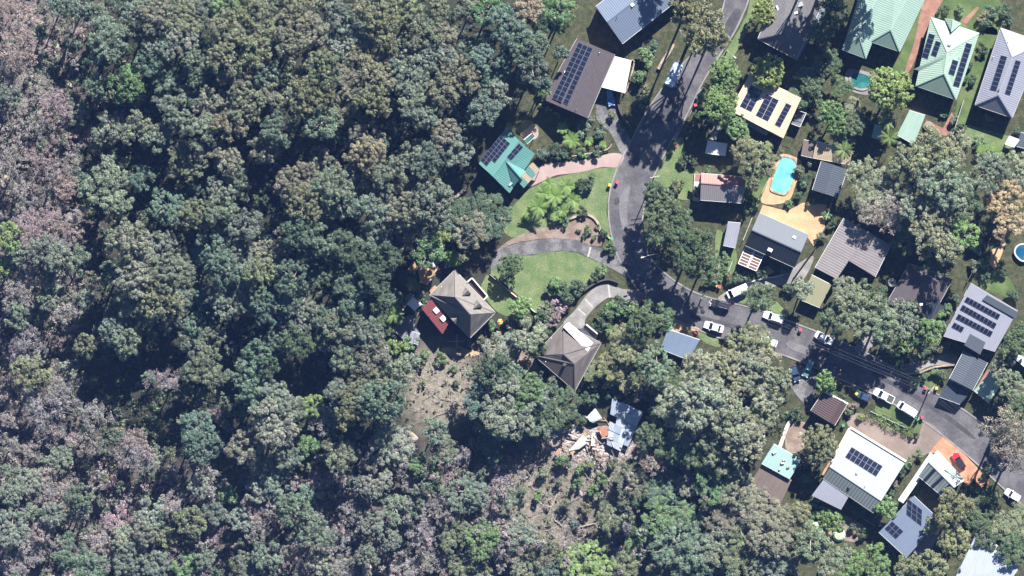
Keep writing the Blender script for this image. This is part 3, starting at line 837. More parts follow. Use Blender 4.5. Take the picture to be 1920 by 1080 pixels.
B = skillion('garden_shed', 'small white-roofed garden shed in deep shade', 'shed', (1327,264),(1364,270),(1360,292),(1322,287), 2.4, 2.2, r_white, SHEDW)
B = gable('house', 'small cottage with pink and mauve metal roof under tree shadow', H, (1400,332),(1392,381),(1313,375),(1315,325), 3.4, 4.6, r_pink, WEATHERW, f=.36, mats=[(r_mauve, [1])])
m = MB(B.org); m.prism([V3(p, .5) for p in ((1302,326),(1314,326),(1311,378),(1299,376))], (0, 0, -.9)); m.build('deck', OFFW, B.root)
B.roof([[V3((1304,326), 2.8), V3((1315,327), 3.1), V3((1314,341), 3.1), V3((1302,340), 2.8)]], r_pink, name='porch_roof')
skillion('carport', 'pale tan carport roof between the turquoise pool and the palm', 'carport', (1530,264),(1598,284),(1593,309),(1524,296), 2.7, 2.5, r_tanm)
skillion('lean_to', 'brown lean-to roof beside the pale tan carport', 'shed', (1507,262),(1529,266),(1523,296),(1502,291), 2.6, 2.4, r_ply, SHEDW)
B = gable('garage', 'blue-grey gabled garage with palm shadow on its roof', 'garage', (1540,302),(1589,317),(1571,371),(1523,356), 2.8, 3.8, r_slate, SHEDW, windows=False)
skillion('garden_shed', 'mint metal shed roof beside the round garden table', 'shed', (1705,207),(1735,216),(1714,271),(1682,253), 2.6, 2.3, r_mint, SHEDW)
skillion('garden_shed', 'shaded teal tool shed beneath the palms', 'shed', (1640,233),(1655,237),(1650,262),(1634,257), 2.2, 2.0, r_aqua, SHEDW)
B = gable('house', 'charcoal ribbed gable house beside the sandy terrace', H, (1424,399),(1397,460),(1490,502),(1516,440), 3.6, 5.3, r_slate, WEATHERW, f=.53, mats=[(r_dark, [1])], gut_mat=OFFW)
B.bump(1, 1444, 468, (1.1, .8, .25), WHITE, rz=-.45); B.bump(0, 1489, 445, (.8, .6, .5), WHITE, name='chimney', rz=-.45)
# pergola with tinted roof panels
B = Building('pergola', 'white framed pergola with two rows of brown tinted roof panels', 'pergola', [(1397,463),(1432,477),(1418,508),(1384,494)])
pa, pb, pc, pd = (1397,463), (1432,478), (1418,508), (1384,494)
fr = MB(B.org)
for t in range(7):
    fr.beam(V3(lerp2(pa, pd, t / 6), 2.7), V3(lerp2(pb, pc, t / 6), 2.7), .14, .1)
for t in (0, .47, .53, 1): fr.beam(V3(lerp2(pa, pb, t), 2.72), V3(lerp2(pd, pc, t), 2.72), .16, .1)
fr.build('frame', WHITE, B.root)
tint = plain('tinted_sheet', (.12, .075, .06), rough=.3)
for t in range(6):
    for u0, u1 in ((.02, .46), (.54, .98)):
        m = MB(B.org); l0, l1 = (t + .1) / 6, (t + .9) / 6
        m.prism([V3(lerp2(lerp2(pa, pb, u), lerp2(pd, pc, u), l), 2.7) for u, l in ((u0, l0), (u1, l0), (u1, l1), (u0, l1))], (0, 0, -.03)); m.build('roof_panel', tint, B.root)
B.posts([V3(p, 2.7) for p in (pa, pb, pc, pd)], mat=WHITE)
skillion('garden_shed', 'long lavender-grey shed roof beside the dense dark trees', 'shed', (1365,416),(1389,418),(1379,465),(1356,460), 2.5, 2.3, r_lav, SHEDW)
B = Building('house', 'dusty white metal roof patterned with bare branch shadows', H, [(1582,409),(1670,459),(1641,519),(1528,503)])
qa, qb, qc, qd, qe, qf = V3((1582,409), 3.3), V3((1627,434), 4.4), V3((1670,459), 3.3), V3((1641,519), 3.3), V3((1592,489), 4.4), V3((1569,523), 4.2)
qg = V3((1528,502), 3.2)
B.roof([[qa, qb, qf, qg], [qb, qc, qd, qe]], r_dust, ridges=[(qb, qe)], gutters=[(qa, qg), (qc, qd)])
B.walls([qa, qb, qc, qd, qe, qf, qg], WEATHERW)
skillion('carport', 'olive-yellow carport roof on the street side', 'carport', (1522,515),(1559,534),(1537,577),(1501,562), 2.9, 2.6, r_olive, None)
B = hip('house', 'dark tiled house mostly hidden in tree shade with a round tank', H, (1705,494),(1786,524),(1742,605),(1660,572), (1728,530),(1712,562), 3.4, 5.6, r_brown, BRICKW, gut_mat=OFFW)
B.roof([[V3((1734,575), 5.0), V3((1762,560), 3.6), V3((1765,577), 3.6), V3((1742,605), 3.5), V3((1718,594), 3.5)]], r_dark, name='rear_roof')
B.bump(0, 1727, 571, (.7, .5, .3), WHITE)
B = skillion('house', 'light grey metal house with tilted rows of solar panels', H, (1820,531),(1908,583),(1866,659),(1769,630), 4.1, 3.7, r_lav, GREYW, windows=True, gut_mat=OFFW)
for (a_, b_, n_) in (((1813,556),(1876,590),9), ((1805,571),(1869,607),9), ((1797,588),(1862,622),9), ((1789,604),(1808,614),3)):
    dx, dy = -5.2, 9.0
    B.solar(0, [a_, b_, (b_[0] + dx, b_[1] + dy), (a_[0] + dx, a_[1] + dy)], n_, 1, up=.18, tilt=.3)
B.roof([[V3((1851,553), 4.5), V3((1910,586), 4.5), V3((1905,598), 4.3), V3((1842,562), 4.3)]], r_slate, name='upper_roof')
B.roof([[V3((1819,626), 4.5), V3((1848,642), 4.5), V3((1838,665), 4.3), V3((1808,647), 4.3)]], r_slate, name='porch_roof')
gable('garage', 'plain slate-grey garage roof at the end of the curved driveway', 'garage', (1807,658),(1852,680),(1824,732),(1780,710), 3.0, 3.5, r_slate, BRICKW, windows=False)
skillion('carport', 'dark grey carport roof below the slate-grey garage', 'carport', (1779,712),(1822,733),(1800,758),(1761,744), 2.6, 2.4, roofing('shade_sheet', (.06, .08, .11), period=.5), None)
skillion('garden_shed', 'pale mint shed roof beside the red paved strip', 'shed', (1861,693),(1884,712),(1854,756),(1826,732), 2.8, 2.5, r_pale, SHEDW)
skillion('carport', 'pale blue metal carport roof behind the orange apron', 'carport', (1252,617),(1312,637),(1291,675),(1238,654), 2.8, 2.5, r_cblue, None)

# --- the two tiled houses by the lawns
B = hip('house', 'brown tiled hip house with a white patio roof', H, (1057,607),(1127,643),(1078,733),(1001,666), (1057,664),(1077,682), 3.4, 5.8, r_brown2, BRICKW, gut_mat=OFFW)
B.roof([[V3((1066,604), 3.9), V3((1112,642), 3.9), V3((1102,659), 4.4), V3((1056,613), 4.4)]], r_white, name='patio_roof')
B.pipe(3, 1034, 634, mat=WHITE); B.bump(2, 1060, 682, (1.1, .7, .3), DARKT, rz=.8); B.pipe(3, 1023, 728 - 50, mat=WHITE)
B2 = Building('glass_canopy', 'grey glazed canopy beside the white patio roof', 'canopy', [(1088,618),(1099,608),(1120,626),(1109,640)])
for i in range(3):
    B2.roof([[V3(lerp2((1099,608), (1120,626), 0 if i == 0 else 0), 2.7), V3((1120,626), 2.7), V3((1115,633), 2.6), V3((1093,613), 2.6)]] if i == 0 else
            [[V3((1092,614), 2.6), V3((1114,634), 2.6), V3((1109,641), 2.5), V3((1087,619), 2.5)]] if i == 1 else
            [[V3((1100,607), 2.74), V3((1121,625), 2.74), V3((1120,627), 2.72), V3((1098,609), 2.72)]], (r_slate, r_slate, r_white)[i], th=.05, name='glazing_bar' if i == 2 else 'roof_sheet')
B2.posts([V3(p, 2.6) for p in ((1088,618),(1099,608),(1120,626),(1109,640))], mat=WHITE)

B = hip('house', 'tall grey tiled two-storey house with steep hip roof and dormers', H, (853,506),(929,586),(881,634),(805,553), (854,557),(882,589), 3.7, 7.5, r_oldtile, CREAMW, gut_mat=OFFW)
for (px, py, fi) in ((872,550,0), (893,574,0), (856,597,2)):
    base = B.onface(fi, px, py)
    out = Vector((1, .92, 0)).normalized() * (1 if fi == 0 else -1); sidev = Vector((-out.y, out.x, 0))
    fpt = base + out * 1.0; w_ = 1.0
    ap = fpt + Vector((0, 0, 1.3)); e1, e2 = fpt + sidev * w_ + Vector((0, 0, .2)), fpt - sidev * w_ + Vector((0, 0, .2)); bk = base - out * .9 + Vector((0, 0, 1.25))
    B.roof([[ap, e1, base + sidev * w_ * .6, bk], [e2, ap, bk, base - sidev * w_ * .6]], r_oldtile, th=.1, name='dormer')
    m = MB(B.org); m.poly([e1 - out * .1, e2 - out * .1, ap - out * .1]); m.poly([e2 - out * .1 - Vector((0, 0, 1.5)), e1 - out * .1 - Vector((0, 0, 1.5)), e1 - out * .1, e2 - out * .1][::-1])
    m.build('dormer_window', GLASS, B.root)
B.roof([[V3((791,578), 3.4), V3((813,557), 3.75), V3((843,604), 3.75), V3((830,626), 3.4)]], r_red, name='rear_roof', gutters=[(V3((791,578), 3.4), V3((830,626), 3.4))], gut_mat=r_red)
B.bump(len(B.faces) - 1, 818, 582, (1.3, 1.1, .3), WHITE, rz=-.85); B.bump(len(B.faces) - 1, 831, 597, (1.3, 1.1, .3), WHITE, rz=-.85)
B.walls([V3((791,578), 3.3), V3((813,560), 3.3), V3((840,604), 3.3), V3((830,626), 3.3)], CREAMW, inset=.3)
m = MB(B.org); bq = [(876,529),(885,521),(914,555),(906,563)]
m.prism([V3(p, 3.0) for p in bq], (0, 0, -.25)); bal = m.build('balcony', plain('balcony_floor', (.09, .05, .045)), B.root)
m = MB(B.org)
for a_, b_ in ((bq[0], bq[1]), (bq[1], bq[2]), (bq[2], bq[3])): m.beam(V3(a_, 4.0), V3(b_, 4.0), .28, .1); m.beam(V3(a_, 3.4), V3(b_, 3.4), .06, .9)
m.build('railing', WHITE, bal)
B.pipe(3, 828, 538, mat=WHITE); B.pipe(2, 838, 617, mat=WHITE)

# --- lower right
B = gable('carport', 'rust-brown carport roof with white fascia beside the street', 'carport', (1520,770),(1565,798),(1589,757),(1544,734), 2.9, 3.1, r_rust, BRICKW, f=.78, windows=False)
m = MB(B.org); m.beam(V3((1543,733), 2.9), V3((1590,757), 2.9), .4, .3); m.build('fascia', WHITE, B.root)
B = gable('house', 'big white metal roofed house with two rows of solar panels', H, (1595,803),(1543,897),(1638,962),(1698,866), 3.8, 4.9, r_big, CREAMW, f=.76, mats=[(r_rib, [1])], gut_mat=OFFW)
B.solar(0, [(1597,838),(1655,874),(1643,894),(1584,857)], 7, 2)
B.bump(0, 1606, 888, (.5, .4, .4), STEEL, name='vent_pipe'); B.bump(1, 1592, 913, (.5, .5, .4), DARKT, name='vent_pipe'); B.pipe(0, 1622, 911)
B.roof([[V3((1545,898), 3.7), V3((1593,928), 3.7), V3((1577,956), 3.4), V3((1522,929), 3.4)]], r_lav, name='rear_roof')
B.posts([V3((1524,928), 3.4), V3((1576,954), 3.4)])
m = MB(B.org); m.prism([V3(p, .6) for p in ((1593,802),(1598,806),(1552,893),(1540,890))], (0, 0, -.9)); m.build('side_deck', DECK, B.root)
m = MB(B.org); m.beam(V3((1594,801), 3.95), V3((1699,865), 3.95), .5, .25); m.beam(V3((1593,803), 3.95), V3((1557,868), 4.2), .5, .25); m.build('parapet', CREAMW, B.root)
B = skillion('garden_shed', 'aqua metal flat roof shed littered with branches and boxes', 'shed', (1451,832),(1503,862),(1481,898),(1428,869), 2.9, 2.7, r_aqua, SHEDW)
for (px, py, s_) in ((1452,848,.9), (1470,862,.7), (1467,868,.8), (1478,876,.6), (1462,880,.5)): B.bump(0, px, py, (s_, s_ * .6, .5), random.choice([TIMBER, OFFW, DARKT]), name='crate', rz=random.random())
skillion('lean_to', 'weathered brown sheet roof below the aqua shed', 'shed', (1427,873),(1484,901),(1463,946),(1404,911), 2.6, 2.3, r_ply, SHEDW)
B = gable('garage', 'white gabled garage with dark glass strips beside the terracotta forecourt', 'garage', (1757,844),(1722,893),(1766,930),(1809,901), 3.2, 4.2, r_big, WEATHERW, f=.45, mats=[(r_rib, [1])], windows=False)
for t in (.2, .52, .84):
    q = [lerp2((1744,866), (1788,914), t), lerp2((1744,866), (1788,914), t + .1), lerp2((1722,893), (1766,930), t + .1), lerp2((1722,893), (1766,930), t)]
    m = MB(B.org); m.prism([B.onface(1, *p, .04) for p in q], (0, 0, -.03)); m.build('glass_strip', GLASS, B.root)
gq = [V3((1771,880), 4.1), V3((1790,878), 3.4), V3((1794,898), 3.6)]
B.roof([gq], r_pale, name='side_gable')
skillion('covered_walkway', 'long narrow white walkway roof beside the white garage', 'walkway', (1744,849),(1754,856),(1694,943),(1684,937), 2.8, 2.6, r_white)
B = skillion('house', 'grey metal house with two black solar arrays near the lower corner', H, (1714,930),(1762,975),(1700,1046),(1648,998), 4.3, 3.7, r_blue, GREYW, windows=True)
B.solar(0, [(1708,940),(1722,950),(1735,993),(1692,958)], 3, 3, skip=[])
B.solar(0, [(1675,978),(1692,995),(1682,1012),(1656,990)], 3, 2)
B.roof([[V3((1722,1000), 3.2), V3((1764,1000), 3.2), V3((1732,1052), 2.9), V3((1692,1020), 2.9)]], r_dust, name='side_roof')
skillion('house', 'big blue-white sheet roof in the lower corner', H, (1836,990),(1912,1064),(1878,1112),(1790,1085), 4.2, 3.8, roofing('blue_white_metal', (.55, .60, .68), period=.5), WEATHERW, windows=True)
skillion('carport', 'small white carport roof at the edge below the lavender house', 'carport', (1892,255),(1912,262),(1902,276),(1884,270), 2.5, 2.4, r_white)
skillion('carport', 'grey carport roof cut off by the photo edge below the lavender house', 'carport', (1914,248),(1945,258),(1935,282),(1906,274), 2.6, 2.4, r_slate)
skillion('garden_shed', 'white shed roof half under trees at the far edge', 'shed', (1903,656),(1945,680),(1935,700),(1898,668), 2.6, 2.4, r_white, SHEDW)

# ================================================================== pools, decks, walls, fences
def pool(pts, label, cat='swimming pool', water=(.05, .42, .44), rim=.5, z=.3, rim_mat=None, wall_h=0.0):
    pts = curve(pts, 5, True)
    w = [P(x, y, z) for x, y in pts]; c = sum(w, Vector()) / len(w)
    root = thing('swimming_pool', (c.x, c.y, 0), label, cat); org = Vector((c.x, c.y, 0))
    out = [c + (p - c) * (1 + rim / (p - c).length) for p in w]
    m = MB(org); n = len(w)
    for i in range(n):
        j = (i + 1) % n
        m.prism([w[i], out[i], out[j], w[j]] if (out[i] - w[i]).cross(out[j] - w[i]).z > 0 else [w[j], out[j], out[i], w[i]], (0, 0, -z - .1))
    m.build('coping', rim_mat or STONE, root)
    m = MB(org); m.poly([Vector((p.x, p.y, z - .1 + wall_h * 0)) for p in w])
    wm = bpy.data.materials.get('water_' + str(round(water[0], 3)))
    if wm is None:
        wm = two_tone('water_' + str(round(water[0], 3)), water, tuple(min(1, q * 1.35 + .02) for q in water), scale=.3, rough=.06, fine=3.0, bump=.12, famt=.06)
    m.build('water', wm, root)
    return root
pool([(1466,297),(1482,297),(1493,309),(1485,342),(1473,361),(1460,360),(1447,354),(1449,340),(1457,315)], 'turquoise garden pool set in sandstone paving', water=(.09, .28, .285))
pool([(1600,137),(1628,143),(1636,158),(1616,166),(1598,158)], 'small shaded teal pool beside the mint roof', water=(.014, .085, .085), rim_mat=CONC)  # water and coping kept dark in colour for the house shade over them
pool([(1907,464),(1916,459),(1927,462),(1933,472),(1929,484),(1918,488),(1909,482),(1904,473)], 'round blue above-ground pool at the photo edge', water=(.008, .055, .11), rim=.35, z=1.0, rim_mat=OFFW)

def deck(pts, h, mat, label, rails=(), cat='deck', rail_mat=None, boards=True):
    w = [P(x, y, h) for x, y in pts]; c = sum(w, Vector()) / len(w); org = Vector((c.x, c.y, 0))
    root = thing('deck', org, label, cat)
    # separate boards laid along the first edge
    m = MB(org); m.prism(w, (0, 0, -.12)); m.build('platform', mat, root)
    for p in inset_poly(w, .3):
        m = MB(org); m.beam((p.x, p.y, -.5), (p.x, p.y, h - .12), .14, .14); m.build('post', TIMBER, root)
    for a, b in rails:
        A, Bq = P(*a, h), P(*b, h); m = MB(org); up = Vector((0, 0, 1.0)); L = (Bq - A).length; k = max(2, int(L / 1.2))
        m.beam(A + up, Bq + up, .14, .07); m.beam(A + up * .5, Bq + up * .5, .05, .05)
        for i in range(k + 1): q = A.lerp(Bq, i / k); m.beam(q, q + up, .09, .09)
        m.build('railing', rail_mat or WHITE, root)
    return root
deck([(783,500),(803,488),(824,500),(800,534),(788,530)], .9, DECK, 'orange timber deck with white rails beside the bush', [((778,506),(796,489)), ((800,534),(816,514))])
deck([(768,500),(777,490),(781,500),(770,512),(755,512)], .5, DECK, 'small low orange timber deck beside the bush')
deck([(752,562),(770,548),(778,553),(755,582)], .8, DECK, 'curved orange timber landing next to the white shade cover')
deck([(736,618),(752,595),(778,590),(786,585),(776,605),(789,625),(780,640),(763,643)], .6, GREYDECK, 'grey deck behind the red lower roof', [((755,582),(775,553)), ((775,553),(792,572))])
deck([(805,545),(815,535),(822,540),(810,552)], .4, DECK, 'tiny orange timber step by the steep tiled roof')
skillion('shade_cover', 'bright white square shade cover on the grey deck', 'cover', (774,557),(790,571),(778,583),(764,570), 2.6, 2.5, r_white)
B = skillion('garden_shed', 'small lavender metal shed at the corner of the grey deck', 'shed', (771,621),(787,626),(784,646),(766,641), 2.2, 2.1, r_lav, SHEDW)
m = MB(B.org); m.beam(V3((779,623), 2.22), V3((775,644), 2.16), .1, .06); m.build('ridge_cap', DARKT, B.root)

def wall(name, pts, wd, h, mat, label, cat, z0=-.3, smooth=False, cap=None):
    if smooth: pts = curve(pts, 3)
    w = [PG(x, y, 0) for x, y in pts]; c = w[len(w) // 2].copy()
    root = thing(name, c, label, cat)
    lifts = [random.uniform(-.03, .03) for _ in w]
    for i, (a, b) in enumerate(zip(w, w[1:])):
        m = MB(c); d = (b - a).normalized()
        m.beam(a + Vector((0, 0, h / 2 + z0 / 2 + lifts[i])) + d * .01, b + Vector((0, 0, h / 2 + z0 / 2 + lifts[i])) - d * .01, wd, h - z0)
        m.build('wall_block' if name != 'fence' else 'panel', mat, root)
        if name == 'fence':
            m = MB(c); m.beam(a + Vector((0, 0, z0)), a + Vector((0, 0, h + .05)), .12, .12); m.build('post', mat, root)
    return root
def seg(a, b, step=20):
    n = max(1, round(math.hypot(b[0] - a[0], b[1] - a[1]) / step)); return [lerp2(a, b, i / n) for i in range(n + 1)]
wall('fence', seg((919,515),(952,543)), .10, 1.1, OFFW, 'white fence across the lawn, length in front of the dark round shrub', 'fence')
wall('fence', seg((952,543),(976,563)), .28, .9, plain('brick_cap', (.50, .36, .30)), 'low pinkish wall continuing the white lawn fence', 'wall')
wall('fence', seg((995,578),(1011,592)), .25, .8, OFFW, 'short white wall end beside the red-leaved shrub', 'wall')
wall('retaining_wall', [(1030,410),(1050,413),(1068,410),(1085,404),(1100,402),(1113,408),(1122,420),(1126,434)], .55, .5, STONE, 'rough sandstone edging wall above the bare garden bed', 'wall', smooth=True)
wall('retaining_wall', [(1128,435),(1138,441),(1146,450)], .4, .5, STONE, 'short sandstone wall beside the green bin', 'wall', smooth=True)
wall('retaining_wall', [(1052,590),(1075,564),(1098,543),(1118,530),(1140,524),(1160,530)], .35, 1.0, DARKT, 'dark sleeper retaining wall along the pale driveway', 'wall', smooth=True)
wall('retaining_wall', [(1070,293),(1095,289),(1120,285),(1140,279),(1147,270)], .3, .6, STONE, 'curved pale wall above the pink driveway', 'wall', smooth=True)
wall('retaining_wall', [(1158,150),(1158,180),(1162,205),(1172,225),(1184,240)], .5, 1.1, DARKT, 'dark stepped sleeper wall beside the white carport driveway', 'wall', smooth=True)
wall('retaining_wall', [(1184,112),(1189,118),(1178,160),(1170,176)], .35, .9, STONE, 'pale stone wall along the white carport', 'wall', smooth=True)
wall('retaining_wall', [(1235,130),(1243,115),(1256,95),(1262,82)], .9, .8, STONE, 'sandstone block wall above the covered caravan', 'wall', smooth=True)
wall('retaining_wall', seg((840,382),(875,352)), .7, .7, ROCK, 'broken stone terrace wall beside the teal house', 'wall')
wall('fence', seg((1418,382),(1440,338)), .1, 1.3, OFFW, 'pale pool fence beside the lush lawn', 'fence')
wall('fence', seg((1393,450),(1410,408)), .12, 1.5, OFFW, 'cream fence between the lavender shed and the charcoal roof', 'fence')
wall('fence', seg((1360,522),(1373,490)), .12, 1.2, OFFW, 'pale fence at the corner of the pergola garden', 'fence')
wall('retaining_wall', [(1398,531),(1430,522),(1455,519),(1478,512)], .35, .7, OFFW, 'pale garden wall above the white van driveway', 'wall', smooth=True)
wall('fence', seg((1785,255),(1806,188)), .1, 1.6, plain('fence_grey', (.34, .34, .33)), 'grey fence beside the brick terrace', 'fence')
wall('fence', seg((1562,372),(1548,412)), .1, 1.6, plain('fence_green', (.36, .40, .30)), 'thin pale fence below the slate garage', 'fence')
wall('fence', seg((1812,530),(1860,440)), .12, 1.7, DARKT, 'long dark timber fence beside the bright lawn', 'fence')
wall('fence', seg((1488,520),(1530,462)), .1, 1.5, DARKT, 'dark fence between the charcoal and dusty white roofs', 'fence')
wall('fence', seg((1590,96),(1500,200)), .1, 1.6, DARKT, 'dark fence in deep shade behind the cream house', 'fence')
wall('fence', seg((1632,771),(1698,802)), .12, .9, OFFW, 'low pale picket fence in the yellow hedge', 'fence')
wall('retaining_wall', [(1690,700),(1720,700),(1752,688),(1790,684)], .4, .6, STONE, 'sandstone edging of the curved garage driveway', 'wall', smooth=True)
wall('fence', seg((1762,742),(1780,710)), .12, 1.1, OFFW, 'pale fence beside the dark grey carport', 'fence')
wall('retaining_wall', [(1462,838),(1470,815),(1478,795),(1492,778)], .9, .6, plain('timber_walk', (.36, .33, .29)), 'grey timber walkway leading down to the aqua shed', 'walkway', smooth=True)
wall('fence', seg((1595,958),(1640,985)), .1, .8, OFFW, 'low pale edging below the white solar roof', 'fence')

# rainwater tank, table, antenna, umbrella
def lathe(m, c, prof, n=20):
    for (r0, z0), (r1, z1) in zip(prof, prof[1:]):
        for j in range(n):
            t0, t1 = 2 * math.pi * j / n, 2 * math.pi * (j + 1) / n
            q = [(c.x + r * math.cos(t), c.y + r * math.sin(t), c.z + z) for r, z, t in ((r0, z0, t0), (r0, z0, t1), (r1, z1, t1), (r1, z1, t0))]
            if r0 < 1e-4: q = q[1:] if False else [q[0], q[2], q[3]]
            elif r1 < 1e-4: q = q[:3]
            m.poly(q)
p = P(1672, 530); t = thing('water_tank', p, 'round pale water tank beside the dark tiled house', 'tank')
m = MB(p); lathe(m, p, [(1.0, -.2), (1.0, 2.0), (.95, 2.1), (.25, 2.35)]); m.build('body', OFFW, t)
m = MB(p); lathe(m, p, [(.25, 2.33), (.25, 2.45), (0, 2.5)], 12); m.build('lid', BLACK, t)
p = P(1741, 237); t = thing('garden_table', p, 'round brown table on the brick terrace', 'table')
m = MB(p); lathe(m, p, [(0, .7), (1.2, .7), (1.2, .76), (0, .76)]); m.build('table_top', plain('table_brown', (.22, .15, .13)), t)
m = MB(p); lathe(m, p, [(.3, 0), (.08, .1), (.08, .7)], 10); m.build('leg', DARKT, t)
p = P(857, 640); t = thing('clothes_line', p, 'white cross-shaped clothes line in the shade of the steep roof', 'clothes line')
m = MB(p); m.tube([p, p + Vector((0, 0, 2.2))], .06); m.build('pole', STEEL, t)
for d_ in ((1.9, .15), (-1.9, .0), (.05, 1.7), (-.05, -1.7)):
    m = MB(p); m.beam(p + Vector((0, 0, 2.2)), p + Vector((d_[0], d_[1], 2.3)), .1, .08); m.build('arm', OFFW, t)
p = P(938, 603); t = thing('beach_umbrella', p, 'small red, yellow and green sun umbrella beside the steep roof', 'umbrella')
m = MB(p); m.tube([p, p + Vector((0, 0, 2.2))], .04); m.build('pole', STEEL, t)
for k in range(6):
    m = MB(p); t0, t1 = math.pi * k / 3, math.pi * (k + 1) / 3
    m.prism([p + Vector((0, 0, 2.3)), p + Vector((.7 * math.cos(t0), .7 * math.sin(t0), 2.0)), p + Vector((.7 * math.cos(t1), .7 * math.sin(t1), 2.0))], (0, 0, -.03))
    m.build('canopy_gore', paint(('um_red', 'um_yellow', 'um_green')[k % 3], ((.7, .08, .05), (.8, .5, .05), (.15, .5, .1))[k % 3]), t)
p = P(812, 496); t = thing('patio_umbrella', p, 'white round patio umbrella on the orange deck', 'umbrella')
m = MB(p); m.tube([p, p + Vector((0, 0, 3.1))], .04); m.build('pole', STEEL, t)
m = MB(p); lathe(m, p, [(.75, 2.75), (.4, 3.0), (0, 3.15)], 8); m.build('canopy', WHITE, t)

# ================================================================== collapsed house
def wreck():
    c = PG(1160, 805)
    t = thing('collapsed_house', c, 'collapsed house with torn pale roof sheets and splintered timber', 'ruin')
    g = c.z
    sheetm = roofing('wreck_sheet', (.46, .53, .64), var=.3, period=.5)
    sheetw = roofing('wreck_white_sheet', (.66, .71, .78), var=.25, period=.5)
    a, b, cc, d = (1148,748), (1205,773), (1172,850), (1138,833)
    nu, nv = 4, 6
    for i in range(nu):
        for j in range(nv):
            if (i, j) in ((0, 2), (3, 5)): continue
            u0, u1, v0, v1 = i / nu, (i + 1) / nu, j / nv, (j + 1) / nv
            q = [lerp2(lerp2(a, b, u), lerp2(d, cc, u), v) for u, v in ((u0, v0), (u1, v0), (u1, v1), (u0, v1))]
            h0 = 2.5 - 1.6 * (v0) + random.uniform(-.08, .08); h1 = 2.5 - 1.6 * v1 + random.uniform(-.08, .08)
            cx, cy = sum(p[0] for p in q) / 4, sum(p[1] for p in q) / 4
            rot = random.uniform(-.03, .03); sc = random.uniform(1.0, 1.12)
            q = [(cx + sc * ((x - cx) * math.cos(rot) - (y - cy) * math.sin(rot)), cy + sc * ((x - cx) * math.sin(rot) + (y - cy) * math.cos(rot))) for x, y in q]
            w = [P(*q[0], g + h0 + random.uniform(-.1, .1)), P(*q[1], g + h0 + random.uniform(-.1, .1)), P(*q[2], g + h1 + random.uniform(-.1, .1)), P(*q[3], g + h1 + random.uniform(-.1, .1))]
            m = MB(c); w2 = w[::-1] if (w[1] - w[0]).cross(w[2] - w[0]).z < 0 else w
            m.prism(w2, (0, 0, -.04)); m.uv[0] = face_uv(w2)
            for k in range(1, 6): m.uv[k] = [(0, 0)] * 4
            m.build('roof_sheet', sheetw if random.random() < .4 else sheetm, t)
    for pts, h, mt in (([(1116,765),(1129,784),(1112,793),(1106,790),(1100,782)], 1.6, sheetw), ([(1092,815),(1106,827),(1086,842),(1066,846)], .7, OFFW), ([(1068,846),(1078,842),(1074,856)], .5, BRICKW), ([(1122,799),(1140,802),(1141,815),(1130,822),(1124,812)], 1.2, plain('torn_orange', (.24, .11, .065))),
                       ([(1110,812),(1114,812),(1116,835),(1108,836)], 1.0, CREAMW), ([(1072,798),(1077,795),(1074,812),(1070,810)], .9, sheetw), ([(1048,840),(1054,842),(1046,858),(1040,850)], .4, BRICKW)):
        w = [P(x, y, g + h + random.uniform(-.3, .3)) for x, y in pts]
        m = MB(c); w2 = w[::-1] if (w[1] - w[0]).cross(w[2] - w[0]).z < 0 else w
        k0 = len(m.f); m.prism(w2, (0, 0, -.08)); m.uv[0] = face_uv(w2)
        for k in range(1, len(m.f)): m.uv[k] = [(0, 0)] * len(m.f[k])
        m.build('torn_sheet', mt, t)
    for _ in range(46):
        px, py = random.gauss(1125, 30), random.gauss(825, 20)
        if random.random() < .25: px, py = random.gauss(1185, 18), random.gauss(770, 22)
        L = random.uniform(1.0, 4.2); an = random.gauss(-.9, .7)
        p0 = P(px, py, g + random.uniform(.1, 1.2)); p1 = p0 + Vector((math.cos(an) * L, math.sin(an) * L, random.uniform(-.5, .6)))
        m = MB(c); m.beam(p0, p1, random.uniform(.1, .3), random.uniform(.05, .12)); m.build('beam', random.choice([TIMBER, DECK, DARKT, OFFW, plain('torn_orange', (.24, .11, .065)), DEADW]), t)
    # rubble
    m = MB()
    for _ in range(1100):
        px, py = random.gauss(1118, 40), random.gauss(836, 18)
        p0 = PG(px, py, .05); s = random.uniform(.12, .5)
        m.box(p0, (s, s * random.uniform(.4, 1), s * random.uniform(.3, .7)), random.random() * 3)
    o = m.build('rubble', two_tone('rubble_mix', (.16, .12, .10), (.42, .38, .34), scale=1.1, lo=.42, hi=.6, fine=5)); tag(o, 'broken masonry and splinters strewn below the collapsed house', 'rubble', None, 'stuff')
wreck()

# ================================================================== vehicles
def loft(m, st):
    """st: list of rings (same count)"""
    i0 = len(m.v); n = len(st[0])
    for r in st: m.v += [Vector(p) for p in r]
    for k in range(len(st) - 1):
        for j in range(n):
            a = i0 + k * n + j; b = i0 + k * n + (j + 1) % n
            m.f.append((a, b, b + n, a + n))
    m.f.append(tuple(range(i0 + n - 1, i0 - 1, -1))); e = i0 + (len(st) - 1) * n; m.f.append(tuple(range(e, e + n)))

